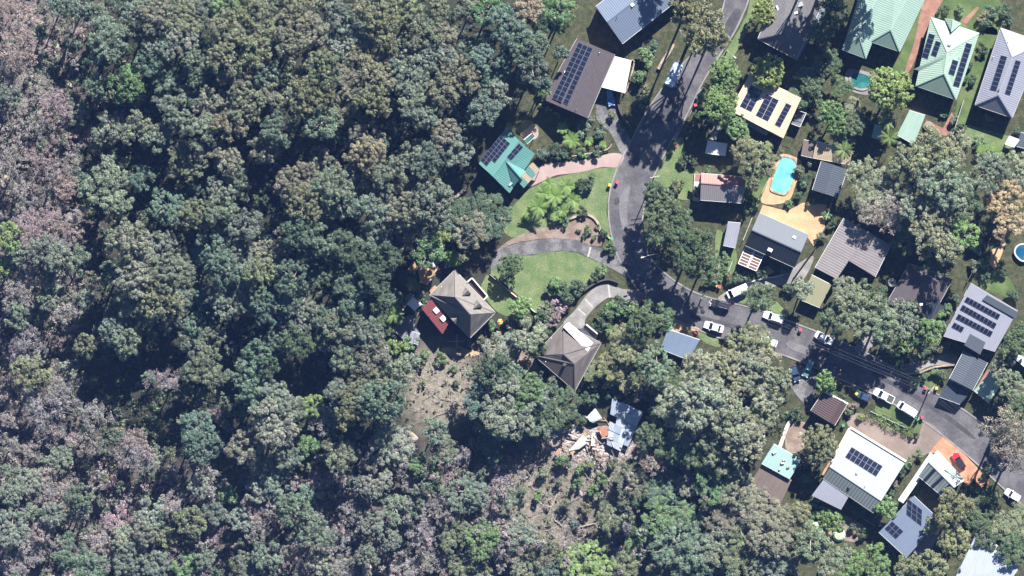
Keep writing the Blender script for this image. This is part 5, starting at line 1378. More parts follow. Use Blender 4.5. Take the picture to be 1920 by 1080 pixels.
FOREST = """
15,18,26,p 32,58,24,p 36,98,28,p 18,132,22,m 60,30,16,p 110,8,18,b 150,12,18,g 185,25,16,g 75,60,12,b 95,110,14,g
203,72,34,g 190,100,18,b 237,160,26,e 183,158,19,b 14,185,22,g 32,212,20,m 75,165,18,m 100,200,26,p 62,235,22,m 142,212,20,g 160,255,18,p 120,258,18,p
208,240,24,g 193,258,18,g 262,243,27,s 330,248,25,g 292,262,20,g
250,20,22,g 290,28,30,t 340,40,34,o 300,80,28,g 345,76,25,t 432,8,28,e 420,50,24,t 390,20,22,g 470,18,25,o 262,60,20,g 280,120,20,b
365,115,18,g 402,128,25,g 312,150,22,b 375,145,18,b 352,180,22,g 328,208,24,g 420,118,28,o 455,152,28,t 400,200,34,t 462,192,30,o 432,232,30,t 380,250,26,g 476,98,25,o 450,78,22,o 310,190,18,g
500,30,28,o 560,18,30,t 596,58,25,t 502,70,26,o 542,86,28,t 640,28,22,g 652,76,30,g 702,20,30,o 722,52,28,o 762,25,30,o 792,62,28,o 812,14,22,o 836,72,24,t 690,110,26,t 742,112,24,t
602,134,30,o 652,152,28,t 702,150,28,t 770,132,34,g 822,112,28,g 862,140,30,t 882,92,18,g 580,175,32,o 520,182,26,t 500,132,22,g 640,212,28,t 702,192,28,o 780,182,30,g 832,172,24,o 790,212,26,g 690,256,28,t 606,232,25,g 522,242,25,b 832,256,28,t
902,206,26,b 932,176,20,g 942,42,26,b 918,14,25,e 962,66,26,b 995,92,30,b 1000,128,22,g 975,128,20,b 960,110,22,b 910,110,22,b 880,20,18,t 925,75,20,g 885,175,18,g 920,140,22,b
985,14,24,n 1050,18,24,e 1045,48,18,e 1010,40,18,d 1052,100,12,b 1018,150,14,b 1020,165,14,e
25,300,26,m 80,296,25,p 112,330,25,p 130,352,20,p 50,400,22,p 74,430,28,p 105,398,22,p 115,430,18,p 40,345,20,m 85,365,20,m 20,445,22,y 10,505,16,y 132,300,18,m 118,462,18,m 86,470,28,m 112,492,22,g 152,480,15,g 50,522,20,m 100,524,20,g 30,480,16,m 140,402,16,m 148,330,16,b
205,345,42,g 266,336,20,b 315,386,28,b 342,298,28,o 396,290,24,t 426,304,22,t 365,322,18,o 416,352,22,g 376,402,28,o 416,394,24,g 462,420,24,g 440,330,18,g
240,448,34,s 266,492,36,s 290,462,18,s 310,455,18,s 248,524,30,s 310,512,30,g 342,512,24,g 300,535,18,g 400,462,26,b 440,470,24,g 420,512,28,b 466,512,22,g 380,482,16,b 205,510,16,b
500,276,24,t 690,286,28,n 700,310,20,t 558,342,30,t 602,302,20,t 590,332,22,o 622,348,32,g 656,312,22,t 570,386,28,o 640,382,26,g 676,330,20,g 730,330,26,g 720,362,22,t 770,350,22,t 812,386,34,g 762,396,28,t 690,396,26,g 722,422,30,g 776,420,28,t 600,402,18,o 540,360,18,t
560,430,26,d 602,452,25,b 642,462,24,d 700,452,25,b 722,482,22,d 500,482,25,t 490,512,28,o 550,520,28,b 532,452,20,t 604,512,22,d 660,540,24,b 700,522,28,d 800,300,28,b 770,292,20,g 852,282,26,g 640,500,20,d 580,475,18,b 680,485,20,d
900,404,44,d,.45 885,432,30,t,.45 925,392,24,d,.45 868,398,18,d,.45 806,470,24,e 820,440,18,y
35,555,25,m 120,574,24,m 92,560,18,m 70,585,16,g 30,592,20,g 215,592,20,o 262,562,40,g 302,562,34,o 322,592,24,g 240,602,24,g 210,622,20,g 236,646,22,g 160,650,18,o 160,560,14,g
430,566,30,g 462,560,20,g 370,612,20,b 386,680,36,o 466,700,26,b 472,738,22,b 50,650,28,m 90,638,15,p 60,700,32,m 112,710,26,m 122,750,24,m 76,760,30,m 92,802,25,m 170,780,24,m 20,722,22,p 285,706,16,p 325,712,20,m 402,775,16,p 366,802,26,b 25,665,16,p 130,690,16,s 20,780,18,m 340,560,20,g 385,560,18,b 355,640,16,g 400,630,18,g
510,580,32,b 560,592,28,g 604,600,22,b 540,560,20,b 622,612,22,g 642,608,26,o 682,622,28,g 652,660,30,g 702,660,26,t 610,642,18,g 562,642,24,d 500,750,34,g 522,790,36,s 548,768,20,g 585,762,18,y 482,720,22,g 640,738,25,m 690,702,28,o 680,742,28,o 720,752,34,b 742,700,22,g 652,772,28,o 602,792,22,m 815,806,20,g 480,660,20,b 520,630,20,b 700,590,20,d,.5 730,560,18,d,.4 718,622,16,d,.4 660,575,20,b 500,690,18,d 770,680,16,s 740,770,18,g
962,762,46,g,.7 915,742,36,b,.7 940,652,26,s,.45 985,735,30,e 1040,762,36,d,.45 1010,790,24,g,.7 1005,745,20,g 908,698,20,o 930,700,28,d 960,710,22,b 915,785,22,d 945,800,22,g,.7 985,800,20,d 860,850,18,m 920,830,20,d,.7
20,830,18,m 160,822,24,m 115,862,20,g 55,896,22,s 20,890,16,g 20,922,18,g 122,910,22,m 150,932,20,b 152,955,22,m 100,962,20,g 22,986,30,g 60,1032,22,m 30,1062,25,m 250,852,26,m 246,822,20,p 286,862,18,m 380,838,28,b 456,838,26,t 330,942,22,m 395,890,16,m 374,912,18,s 356,976,24,o 282,962,24,m 220,972,22,p 190,1002,24,m 240,1012,24,s 130,1032,26,b 172,1062,26,b 250,1052,28,g 210,1040,20,m 350,1060,22,e 300,1062,22,g 430,930,15,e 450,972,20,s 462,1062,20,g 410,1004,18,p 60,850,18,m 80,920,18,m 85,995,18,m 60,965,16,s 200,900,16,m 320,895,16,m 270,1000,18,s 400,960,18,g 380,1045,18,m 310,1010,18,m
540,860,20,g 580,836,16,e 632,856,26,o 522,902,26,m 640,882,20,p 732,832,34,s 760,850,20,m 790,872,18,e 830,842,20,t 700,902,24,m 742,952,24,m 550,962,28,b 592,992,30,g 640,1012,24,m 572,930,16,b 500,962,24,p 480,995,20,m 490,870,20,s 600,900,18,p 680,860,18,m 560,1040,24,p 500,1040,22,m 660,960,18,m 480,920,18,m 700,980,18,s 690,1040,18,m 600,1060,20,s 640,1065,20,m
830,942,28,m 872,922,32,m 912,912,28,p 932,972,24,m 860,1002,28,o 902,1012,28,e 820,1052,24,m 880,1062,30,o 940,1022,24,m 770,910,18,m 790,1000,20,m 760,1060,20,m 810,900,18,e 850,890,20,p 950,940,20,m 780,950,18,g 730,1010,18,m 950,890,22,m
1180,902,30,o 1246,906,30,b 1272,870,24,m 1292,912,18,t 1340,898,36,e 1382,922,30,t 1422,962,38,t 1352,962,32,t 1242,968,44,e 1272,1022,40,b 1200,1022,22,e 1150,966,24,o 1130,1012,16,o 1100,1056,38,y 1300,1062,30,b 1240,1076,24,t 1352,1032,34,g 1402,1032,38,o 1442,1002,34,t 1020,1032,28,t 980,1002,24,m 1482,982,28,o 1060,1010,20,m 1170,1060,22,m 1040,1075,22,b 990,1060,24,o 1450,1060,28,g 1490,1040,26,o 1180,985,16,d 1300,970,22,g
"""
for tok in FOREST.split():
    x, y, r, c, *e = tok.split(','); hf = float(e[0]) if e else 1.0
    if c == 'm' and random.random() < (.4 if float(x) > 200 else .2): c = random.choice('gsgo')
    fx, fy = float(x), float(y)
    if not e and c in 'pm': hf = .78
    if fy > 830 and fx > 720: hf *= .5
    elif fy > 780: hf *= .75
    if c in 'pm': tree(float(x), float(y), float(r), c, hf=hf, name='scorched_tree', group='scorched trees of the bush')
    else: tree(float(x), float(y), float(r), c, hf=hf)

GARDEN = """
1182,640,34,o,.45 1150,680,28,o,.35 1232,682,32,b 1202,612,24,d 1232,596,28,d 1125,703,25,o,.3 1172,700,28,o,.3 1245,722,28,d,.4 1262,765,34,s 1318,700,40,s 1310,752,44,s 1360,702,38,s 1394,648,34,o 1420,645,30,o 1400,692,34,s 1438,732,34,s 1372,782,40,s 1330,802,38,g 1420,782,30,s 1290,812,34,g 1262,842,28,d 1312,842,32,d 1400,832,34,s 1462,715,22,g 1215,820,22,d 1238,772,20,d,.45 1195,685,26,d,.35 1440,680,22,s 1350,860,26,g 1225,870,22,m 990,628,26,s 1002,650,18,d
1625,330,34,s,.45 1652,372,42,s,.5 1668,398,30,m,.9 1640,392,24,m,.9 1702,300,34,g 1752,288,42,o 1772,340,44,g 1730,372,42,g 1690,402,38,g,.45 1782,402,34,g 1742,440,36,s,.85 1800,442,28,e 1722,330,36,g 1886,376,34,n 1895,420,28,n 1850,322,34,g 1800,270,24,s 1905,322,28,g 1622,380,24,s,.75 1770,470,26,s,1.0 1815,380,24,d 1700,450,24,d,.45
1242,388,32,d 1230,360,20,d 1262,432,34,d 1300,462,36,d 1322,492,30,d 1226,442,18,d 1285,495,24,d 1275,405,22,d
1600,572,40,g 1562,602,24,d 1650,602,28,g 1692,592,32,g 1622,604,28,g 1665,630,20,b 1425,555,26,d 1505,542,18,g 1580,540,20,g,.45 1750,512,20,d,.45 1640,560,24,d
1310,40,44,o,1.45 1335,70,26,o,1.4 1290,15,28,o,1.45 1305,85,20,o,.9 1238,-45,30,d 1640,-60,36,d,1.2 1600,-70,34,d,1.5 1560,-60,40,d,1.6 1520,-50,36,d,1.6 1585,-45,30,d,1.6
1520,150,24,d,.6 1498,182,18,d,.5 1552,118,22,d,.6 1578,160,18,d,.5 1532,188,16,d,.4 1545,60,24,d,.7 1560,20,26,d,.7 1395,290,24,o 1428,300,28,o 1415,335,18,o 1400,275,16,o 1600,198,15,t,.4 1580,260,18,d,.45 1600,230,20,d,.45
1895,722,24,g 1906,642,30,d 1880,802,34,m,1.1 1906,842,36,m,1.1 1882,842,26,m,1.1 1912,770,24,d 1880,690,20,g 1790,952,32,o 1772,990,28,o 1832,962,28,d,.45 1890,982,34,o,.45 1902,1032,28,d,.45 1740,1062,28,o 1700,1066,24,o 1650,1062,24,e 1552,1042,34,g 1592,1062,30,e 1522,1012,28,g 1795,1020,24,o 1500,962,18,o 1850,1010,20,d,.45 1845,935,18,d,.45 1640,1030,14,e 1640,620,22,g
1745,618,20,e 1725,640,18,d
"""
for tok in GARDEN.split():  # low dark crowns behind the cream house: dim bushes, added to stand for shade
    x, y, r, c, *e = tok.split(','); tree(float(x), float(y), float(r), c, hf=float(e[0]) if e else .75, name='garden_tree', group='tall trees between the houses')
ROUND = [(1672,165,38,'y','round yellow-green tree beside the small shaded pool'), (1563,220,26,'e','compact round bright green tree behind the cream house'), (1438,134,30,'y','round bright green tree above the cream solar roof'), (1357,138,28,'e','leafy green street tree beside the street lamp'),
 (1345,195,34,'e','dense green tree shading the bins beside the cream house'), (1377,236,24,'e','green tree tucked below the cream house awning'), (1434,20,22,'y','yellow-green tree on the verge beside the grey tiled roof'), (1535,832,32,'o','round olive tree between the rust-brown carport and aqua shed'),
 (1550,716,17,'e','small round bright tree beside the rust-brown carport'), (1555,974,18,'e','round clipped green tree below the white solar roof'), (957,500,22,'d','dark round shrub-like tree at the lawn fence'), (978,578,18,'e','round green tree at the end of the pinkish wall'),
 (1660,952,18,'e','small green tree beside the white walkway'), (1905,640,24,'d','dense dark tree at the photo edge beside the tilted solar rows'), (1440,590,0,'d','')]
for x, y, r, c, lab in ROUND:
    if r: tree(x, y, r, c, 'round', 1.0, 'garden_tree', 'tree', None, lab)

SHRUBS = """
1045,530,14,e 1062,548,16,d 1085,540,12,d 1033,545,10,e 1025,580,12,t 1048,575,12,p 1035,600,14,p 1010,600,14,d 1020,620,12,d 1160,570,12,d 1150,580,14,e 1130,600,14,d 1180,585,16,e 1120,615,10,d 1210,580,16,d
1092,350,11,d 1100,342,10,d 1112,332,7,e 1120,284,9,d 1090,288,8,e 1055,290,10,d 1040,284,11,d 1015,285,12,b 1120,250,10,b 1090,240,12,b 1130,240,10,o 1110,225,8,o 1150,215,8,o 1195,140,14,e 1210,110,16,e 1220,90,12,b 1215,170,10,o 1205,190,10,o
1100,428,5,e 1108,436,5,o 1095,440,5,d 1115,445,5,e 1085,432,4,o 1120,425,4,o 1130,440,8,d 1140,460,9,e 1148,472,8,d 1120,515,9,d 1128,505,8,e 1095,395,8,d 1060,415,8,e
1375,520,10,o 1388,525,11,d 1405,520,9,e 1430,512,9,d 1470,505,8,e 1480,540,10,d 1515,560,9,d 1495,525,8,d 1355,510,8,e 1362,480,8,e
1715,814,7,o 1612,780,7,y
1700,640,12,y 1715,660,12,o 1690,650,11,e 1740,660,12,d 1760,648,12,o 1680,665,10,e 1670,655,9,n 1730,625,10,e 1700,620,9,e 1775,645,9,o 1755,700,8,e 1765,705,9,d 1735,705,8,d 1715,720,7,e 1690,685,8,e
1790,1000,10,o 1620,950,7,d 1640,945,10,d 1610,960,8,d 1590,945,8,d 1575,985,8,e 1600,990,8,d 1530,960,9,d 1515,975,9,e 1545,990,10,o 1615,1000,9,d 1660,985,8,p 1650,970,9,d 1530,940,8,e 1510,895,10,e 1515,870,9,o 1500,870,9,d 1495,775,10,d 1600,760,8,n 1590,770,8,o 1575,775,8,e 1580,745,8,d 1560,742,8,e
1855,220,8,e 1820,150,8,d 1815,120,7,d 1845,90,9,d 1850,45,10,d 1840,30,9,n 1800,20,9,e 1770,20,8,d 1860,20,10,b 1890,40,9,d 1880,20,11,d 1790,225,8,o 1800,240,9,d 1770,215,6,e 1835,265,9,e 1910,245,8,d
1500,320,9,o 1510,335,9,d 1495,365,8,d 1505,345,8,e 1440,300,10,o 1455,285,9,d 1480,382,6,e 1520,378,7,o 1550,400,8,e 1558,420,9,d 1540,440,9,o 1560,375,8,d 1520,300,8,o 1450,270,9,d
1310,360,8,o 1270,345,10,o 1250,360,9,e 1330,318,6,e 1300,300,9,d 1290,240,10,d 1310,220,10,d 1300,260,9,d 1280,300,8,d 1240,350,9,o 1400,390,8,d 1410,370,6,d 1340,520,9,o 1325,530,8,d
770,640,12,e 755,655,12,y 735,650,12,y 780,540,9,d 770,530,10,o 790,560,9,d 800,570,8,e 825,480,12,b 800,455,14,b 760,520,12,d 742,605,12,d 750,560,10,d 910,600,10,d 920,610,9,e 925,640,12,o 900,625,10,o 960,605,12,o 975,640,12,d 905,640,9,o 880,645,8,o 860,655,8,n 830,670,9,e 800,665,10,e 790,680,9,o
1860,950,9,d 1870,930,9,o 1820,930,10,d 1830,905,9,d 1855,885,9,d 1700,875,9,e 1712,862,10,o 1690,885,9,d 1680,905,8,t 1675,925,8,d 1725,850,8,e
1900,555,10,d 1880,510,8,d 1850,520,8,d 1845,490,9,e 1830,470,10,e 1825,500,10,g 1790,560,9,d 1780,575,9,e 1770,590,9,e 1765,610,9,e 1830,455,9,y 1860,610,6,d
1070,775,12,d 1090,790,9,d 1060,800,10,d 1060,870,9,d 1050,860,12,e 1090,880,10,e 1110,870,8,e 1130,895,9,e 1150,870,9,d 1080,905,9,e 1045,905,8,o 1115,920,10,e 1060,940,10,o 1010,930,9,e 1100,950,9,o 1020,890,10,o 1075,985,10,g 1000,1000,9,m 1130,930,8,m 1215,745,12,d 1195,740,12,m 1150,735,12,d 1105,740,14,d
850,690,6,e 790,720,6,o 855,720,5,d
"""
near = [((1630,790), 'in the yellow hedge'),]
for tok in SHRUBS.split():
    x, y, r, c = tok.split(','); x, y = float(x), float(y)
    word = TCOL[c][1]
    tree(x, y, float(r) * 1.15, c, 'shrub', 1.0, 'shrub', 'shrub', 'garden shrubs')

# hedges
def hedge(pts, wd, h, code, label, step=.8):
    pts = [PG(*p) for p in curve(pts, 4)]; c = pts[len(pts) // 2].copy()
    cent = []
    for a, b in zip(pts, pts[1:]):
        k = max(1, int((b - a).length / step * 2.2))
        for i in range(k):
            q = a.lerp(b, (i + random.random()) / k)
            cent.append((q.x - c.x + random.uniform(-wd, wd) * .4, q.y - c.y + random.uniform(-wd, wd) * .4, h * random.uniform(.35, .85)))
    cent = np.array(cent); rad = np.full(len(cent), wd * .42)
    v, idx = leaf_arrays(cent, rad, 60, .26, .15)
    me = leaf_mesh('foliage', v, clump_colours(len(cent), idx, rng, .15, .05))
    t = thing('hedge', c, label, 'hedge')
    o = link('foliage', me, t); col = TCOL[code][0]; o.color = (*col, 1)
    m = MB(c)
    for a, b in zip(pts, pts[1:]): m.beam(a + Vector((0, 0, .15)), b + Vector((0, 0, .15)), .08, .5)
    m.build('stem', BARKD, t)
hedge([(1622,775),(1652,789),(1687,806),(1714,817)], 2.1, 1.0, 'y', 'yellow-green hedge along the brown driveway')
hedge([(1648,776),(1680,792),(1712,806)], .7, .8, 'e', 'clipped narrow green hedge behind the parked vans')
hedge([(1580,950),(1605,964),(1628,978)], 1.6, 1.4, 'd', 'clipped dark hedge below the white solar roof')
hedge([(1060,297),(1090,296),(1118,291),(1140,284)], .9, .6, 'd', 'dark low hedge along the top of the pink driveway')
hedge([(1013,197),(1030,206),(1050,220)], .9, 1.2, 'y', 'yellow-green hedge below the brown solar house')
hedge([(1795,665),(1770,660),(1740,672),(1715,678)], 1.2, 1.4, 'o', 'olive hedge shading the curved garage driveway')
for (x, y, r_, lab) in ((1527,987,11,'pale green domed netting over plants, nearer the dark hedge'), (1573,1003,13,'pale green domed netting over plants, nearer the bush')):
    p = P(x, y); t = thing('netting_dome', p, lab, 'netting')
    m = MB(p); lathe(m, p, [(r_ / 8, 0), (r_ / 8.6, .5), (r_ / 12, .95), (0, 1.15)], 12); m.build('net', two_tone('net_green', (.30, .40, .24), (.36, .46, .30), scale=1.2), t)
    m = MB(p); m.tube([p + Vector((r_ / 8, 0, 0)), p + Vector((0, 0, 1.17)), p + Vector((-r_ / 8, 0, 0))], .03, 5); m.build('hoop', STEEL, t)

# palms and tree ferns: each frond a part
def frond_mesh(L, W, droop, seed, seg=7):
    rd = random.Random(seed); m = MB(); pts = []
    for i in range(seg + 1):
        t = i / seg; pts.append(Vector((L * t * (1 - .15 * t * droop), 0, L * (.35 * t - droop * .75 * t * t))))
    for i in range(1, seg * 3 + 1):
        t = i / (seg * 3); k = min(seg - 1, int(t * seg)); p = pts[k].lerp(pts[k + 1], t * seg - k)
        w = W * math.sin(math.pi * (.12 + .86 * t)) ** .8
        for s in (-1, 1):
            tip = p + Vector((w * .55, s * w, -w * .25 * droop)); b2 = p + Vector((L / seg / 3.2, 0, .01))
            m.poly([p, b2, tip] if s < 0 else [p, tip, b2])
    for a, b in zip(pts, pts[1:]): m.beam(a, b, .04, .03)
    me = bpy.data.meshes.new('frond'); me.from_pydata([tuple(q) for q in m.v], [], m.f)
    ca = me.color_attributes.new('var', 'FLOAT_COLOR', 'POINT'); ca.data.foreach_set('color', np.ones(len(me.vertices) * 4, dtype=np.float32))
    me.materials.append(FOL); return me
FRONDS = {'palm': [frond_mesh(2.6, .42, .8 + .2 * k, k) for k in range(3)], 'fern': [frond_mesh(2.2, .62, .45 + .15 * k, 10 + k) for k in range(3)]}
def palm(px, py, r, kind, h, col, label):
    p = PG(px, py, h); g = terrain(p.x, p.y); p = Vector((p.x, p.y, g))
    t = thing('palm_tree' if kind == 'palm' else 'tree_fern', p, label, 'palm' if kind == 'palm' else 'tree fern', 'palms' if kind == 'palm' else 'tree ferns')
    m = MB(p); m.tube([p - Vector((0, 0, .3)), p + Vector((.1, 0, h * .5)), p + Vector((0, 0, h))], [.2, .15, .13], 8); m.build('trunk', BARKD, t)
    n = 18 if kind == 'palm' else 13; s = r / 8 / (2.3 if kind == 'palm' else 2.0)
    for i in range(n):
        f = link('frond', random.choice(FRONDS[kind]), t)
        f.location = (0, 0, h); f.rotation_euler = (0, random.uniform(-.45, .25) if kind == 'palm' else random.uniform(-.25, .15), 6.283 * i / n + random.uniform(-.15, .15))
        f.scale = (s * random.uniform(.85, 1.1),) * 3; j = random.uniform(.8, 1.2); f.color = (col[0] * j, col[1] * j, col[2] * j, 1)
FG, FB = (.135, .215, .055), (.11, .16, .05)
for a in ((1663,228,19,7,'palm nearest the round yellow-green tree, tallest of the palm row'), (1668,258,20,6.5,'palm leaning against the mint shed roof'), (1664,210,14,6,'small palm tucked against the round yellow-green tree'), (1583,283,20,5.5,'palm growing through the pale tan carport edge'), (738,590,20,5,'palm beside the grey deck at the bush edge'), (775,535,14,4,'small palm beside the orange timber deck'), (745,575,12,4,'short palm next to the grey deck palm')):
    palm(a[0], a[1], a[2], 'palm', a[3], FB, a[4])
for a in ((1010,388,19,3.5), (1040,368,18,3.2), (1062,348,17,3), (1075,375,14,2.6), (1030,345,14,2.6), (992,398,13,2.4), (1055,395,12,2.2), (1020,362,16,3), (1042,405,11,2)):
    palm(a[0], a[1], a[2], 'fern', a[3], FG, 'bright tree fern in lawn grove, ' + place(a[0], a[1]))
for a in ((848,484,18,3,'solitary bright tree fern behind the steep grey roof'), (1856,284,15,2.5,'bright tree fern behind the back lawn, broadest of three'), (1872,293,13,2.4,'bright tree fern nearest the small white carport'), (1840,281,11,2.3,'bright tree fern nearest the tall silvery trees'), (1072,262,17,2.6,'bright tree fern below the brown solar house'), (1105,264,9,1.6,'small bright fern above the pink driveway'), (1130,271,8,1.4,'little round yellowish fern at the driveway wall'), (1222,600,12,3,'pale tree fern beside the street bend'), (1145,618,10,2.4,'pale tree fern near the glazed canopy'), (955,238,9,2,'bright fern behind the teal roof'), (1055,240,12,2.4,'tree fern just below the brown solar roof'), (820,455,14,2.5,'tree fern at the bush edge behind the timber deck')):
    palm(a[0], a[1], a[2], 'fern', a[3], FG, a[4])

# fallen and standing dead timber
def log(px, py, dx, dy, r, label, up=.2, mat=None, branches=2):
    a, b = PG(px, py, up), PG(px + dx, py + dy, up); c = a.copy(); m = MB(c)
    m.tube([a, a.lerp(b, .5) + Vector((0, 0, .15)), b], [r, r * .8, r * .4], 7)
    t = thing('fallen_log', c, label, 'log'); m.build('trunk', mat or DEADW, t)
    for k in range(branches):
        q = a.lerp(b, random.uniform(.4, .9)); L = (b - a).length * random.uniform(.2, .4); an = random.uniform(0, 6.28)
        m = MB(c); m.tube([q, q + Vector((math.cos(an) * L, math.sin(an) * L, L * .4))], [r * .5, r * .2], 5); m.build('branch', mat or DEADW, t)
for i, a in enumerate(((1110,873,22,24,.2), (1120,862,14,18,.16), (1135,890,9,16,.14), (1105,880,16,28,.12), (1045,925,-20,46,.22), (1080,990,40,-10,.15), (130,110,8,30,.2), (125,140,24,-14,.14), (250,960,28,-22,.16), (1040,975,22,16,.12), (770,940,-18,40,.18), (640,1045,-14,26,.14), (610,1010,18,22,.12), (330,850,-12,30,.14), (1225,980,10,4,.1), (655,95,-10,18,.18), (800,125,-10,10,.16))):
    log(*a[:5], ('thick pale' if a[4] > .17 else 'thin pale' if a[4] < .13 else 'pale') + ' fallen log ' + place(a[0], a[1]))

# boulders at the burnt edge
def boulder_mesh(seed):
    g = random.Random(seed); bm = bmesh.new(); bmesh.ops.create_icosphere(bm, subdivisions=2, radius=1)
    ax = [(Vector((g.gauss(0, 1), g.gauss(0, 1), g.gauss(0, 1))).normalized(), g.uniform(.55, .85)) for _ in range(9)]
    for v in bm.verts:
        for n, d in ax:
            k = v.co.dot(n)
            if k > d: v.co -= n * (k - d) * .9
        v.co.z *= .65
    me = bpy.data.meshes.new('boulder'); bm.to_mesh(me); bm.free(); me.materials.append(ROCK); return me
BM = [boulder_mesh(k) for k in range(5)]
for x, y, s in ((76,42,1.2), (110,88,1.4), (80,120,1.1), (82,128,.9), (60,146,.8), (78,150,.9), (155,70,1.1), (152,58,.9), (130,160,1.0), (10,335,1.5), (5,345,1.2), (12,360,1.1), (85,205,.9), (90,215,1.0), (185,308,.8), (42,255,1.6), (30,262,1.2), (15,410,.8), (885,830,1.4), (900,825,1.2), (775,820,1.3), (815,842,1.1), (602,928,1.35), (622,926,1.2), (650,925,1.3), (715,965,.9), (722,1025,.9), (690,1068,1.8), (742,998,.8), (1012,906,1.0), (995,908,.7), (970,990,1.4), (1160,1028,1.6), (1150,1042,1.4), (875,888,.8), (412,970,1.2), (1420,905,.8), (1090,925,.8), (470,705,.6), (655,690,.7), (670,695,.9), (1500,815,.7), (1505,835,.6)):
    p = PG(x, y); o = link('boulder', random.choice(BM)); o.location = p; o.scale = (s * 1.1, s * random.uniform(.7, 1), s * .8); o.rotation_euler = (0, 0, random.uniform(0, 6.28))
    tag(o, '%s sandstone boulder ' % ('large' if s > 1.3 else 'pale' if s > 1 else 'small') + place(x, y), 'boulder', 'sandstone boulders in the bush')

# low undergrowth of the bush, too dense to count
def undergrowth():
    cent = []; cols = []; small = []
    g = np.random.default_rng(5)
    n = 0
    while n < 9600:
        px, py = g.uniform(-30, 1500), g.uniform(-30, 1110)
        clear = False
        forest = px < 900 and py < 520 or px < 740 or py > 860 and px < 1480 or py > 680 and 860 < px < 1480
        if 900 < px and py < 690: forest = False
        if 735 < px < 905 and 640 < py < 800: forest = g.random() < .45; clear = True
        if 1030 < px < 1220 and 740 < py < 860: forest = False
        if 740 < px < 960 and 480 < py < 660: forest = False
        if 880 < px and 215 < py < 380: forest = False
        if 1480 > px > 1400 and py > 810 and py < 960: forest = False
        if 985 < px < 1170 and 860 < py < 1000: forest = g.random() < .4 and forest; clear = g.random() < .6
        if 830 < px < 900 and 340 < py < 415: forest = False
        if not forest: continue
        n += 1
        up = g.uniform(.05, .2) if clear else g.uniform(.2, .9); p = PG(px, py, up); cent.append(p); small.append(clear)
        burnt = max(sst((230 - px) / 160), sst((py - 790) / 160))
        c = np.array(TCOL[g.choice(list('gbdode'))][0]) * (.8 if burnt < .5 else 1)
        if g.random() < burnt * .7: c = np.array(TCOL[g.choice(list('pmm'))][0])
        if clear: c = np.array(TCOL[g.choice(list('nnmto'))][0]) * .8
        cols.append(c * g.uniform(.6, 1.2))
    cent = np.array([tuple(p) for p in cent]); cols = np.array(cols)
    rad = g.uniform(.4, 1.2, len(cent)) * np.where(np.array(small), .35, 1.0)
    v, idx = leaf_arrays(cent, rad, 24, .5, .26, g=g)
    me = leaf_mesh('undergrowth', v, cols[idx] * g.normal(1, .15, (len(idx), 1)).clip(.5, 1.5))
    o = link('undergrowth', me); o.color = (1, 1, 1, 1)
    tag(o, 'low scrub and ferns covering the bush floor', 'undergrowth', None, 'stuff')
undergrowth()

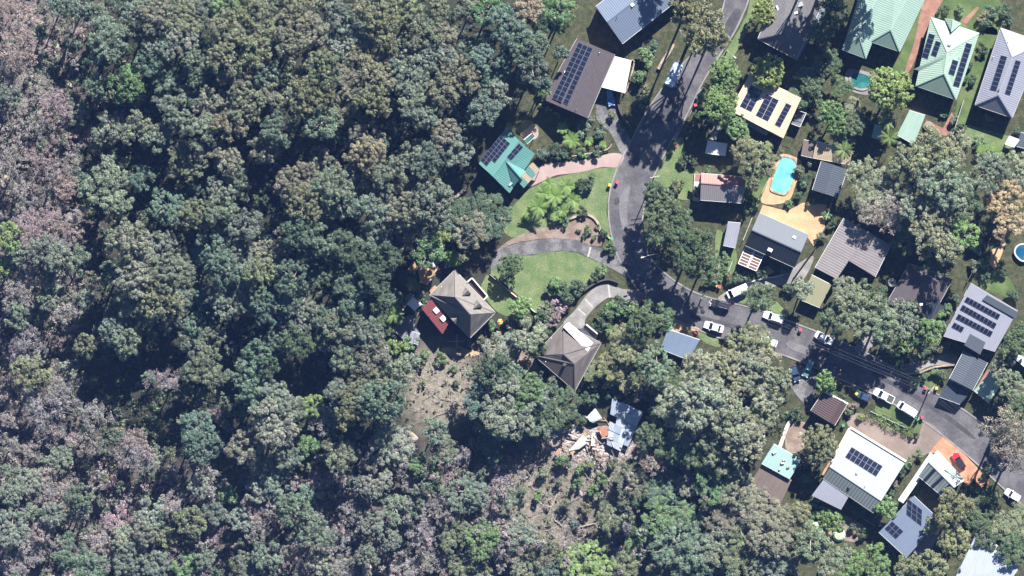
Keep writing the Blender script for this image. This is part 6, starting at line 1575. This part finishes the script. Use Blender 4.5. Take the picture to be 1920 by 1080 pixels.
# the crowded smaller crowns under and between the big trees, reading as one mass
def understorey():
    g = np.random.default_rng(11)
    gaps = [(870,50,26),(855,215,30),(560,275,45),(520,310,28),(880,330,50),(750,490,36),(280,380,28),(350,440,26),(170,400,22),(280,285,36),(230,740,50),(300,760,42),(440,620,28),(100,620,24),(565,705,42),(300,930,30),(690,860,20),(620,960,24),(700,1000,26),(100,60,30),(1000,880,24),(900,830,30),(560,330,20),(680,560,20),(470,640,24)]
    cent, rad, cols = [], [], []
    n = 0
    while n < 1050:
        px, py = g.uniform(-20, 1470), g.uniform(-20, 1100)
        ok = (px < 890 and py < 480) or (px < 735 and py < 860) or (py > 860 and px < 1400 and not (985 < px < 1160 and py < 1000)) or (880 < px < 1060 and 700 < py < 800) or (1230 < px < 1420 and 700 < py < 860)
        if not ok or any(math.hypot(px - a, py - b) < r for a, b, r in gaps) and g.random() < .9: continue
        if px < 170 and g.random() < .35: continue
        n += 1
        h = g.uniform(3.0, 9.5); p = PG(px, py, h); R_ = g.uniform(.9, 2.1)
        burnt = max(sst((230 - px) / 140), sst((py - 800) / 140) * sst((1250 - px) / 150))
        code = g.choice(list('pmmg')) if g.random() < burnt * .75 else g.choice(list('ggbbodts'))
        c = np.array(TCOL[code][0]) * g.uniform(.75, 1.15)
        k = int(5 + R_ * 4)
        d = g.normal(size=(k, 3)); d[:, 2] = np.abs(d[:, 2]) * .7; d /= np.linalg.norm(d, axis=1)[:, None]
        q = np.array(tuple(p)) + d * R_ * g.uniform(.3, 1.0, (k, 1)) * np.array([1, 1, .9])
        cent.append(q); rad.append(g.uniform(.35, .7, k)); cols.append(np.repeat(c[None], k, 0) * g.normal(1, .15, (k, 1)).clip(.6, 1.4))
    cent = np.concatenate(cent); rad = np.concatenate(rad); cols = np.concatenate(cols)
    v, idx = leaf_arrays(cent, rad, 30, .42, .2, g=g, rnd=.6, hollow=.5)
    me = leaf_mesh('understorey_canopy', v, cols[idx] * g.normal(1, .12, (len(idx), 1)).clip(.5, 1.5))
    o = link('understorey_canopy', me); o.color = (1, 1, 1, 1)
    tag(o, 'crowded smaller tree crowns filling in between the gum trees', 'canopy', None, 'stuff')
understorey()

# fallen sticks and bark over the burnt slopes
def twigs():
    m = MB(); g = random.Random(3); n = 0
    while n < 1500:
        k = g.random()
        if k < .45: px, py = g.uniform(940, 1200), g.uniform(850, 1080)
        elif k < .7: px, py = g.uniform(0, 180), g.uniform(0, 560)
        elif k < .9: px, py = g.uniform(0, 960), g.uniform(780, 1080)
        else: px, py = g.uniform(770, 905), g.uniform(660, 800)
        n += 1
        a = PG(px, py, g.uniform(.05, .5)); L = g.expovariate(1 / 1.1) + .4; an = g.uniform(0, 6.28)
        b = a + Vector((math.cos(an) * L, math.sin(an) * L, g.uniform(-.1, .5))); r_ = g.uniform(.03, .075)
        m.tube([a, b], [r_, r_ * .5], 4, cap=False)
    tag(m.build('fallen_twigs', DEADW), 'pale fallen sticks littering the burnt slopes', 'twigs', None, 'stuff')
twigs()

# ================================================================== the air
def haze():
    m = MB(); m.box((0, 0, (CAM_H + 1 - 26) / 2), (860, 520, CAM_H + 1 + 26))
    o = m.build('haze', None)
    mt = bpy.data.materials.new('thin_blue_air'); mt.use_nodes = True; nt = mt.node_tree
    nt.nodes.remove(nt.nodes['Principled BSDF'])
    pv = nt.nodes.new('ShaderNodeVolumePrincipled'); pv.inputs['Color'].default_value = (.22, .40, 1.0, 1); pv.inputs['Density'].default_value = 2.0e-5
    nt.links.new(pv.outputs[0], nt.nodes['Material Output'].inputs['Volume'])
    o.data.materials.append(mt)
    tag(o, 'thin bluish air between the aircraft and the ground', 'haze', None, 'stuff')
haze()
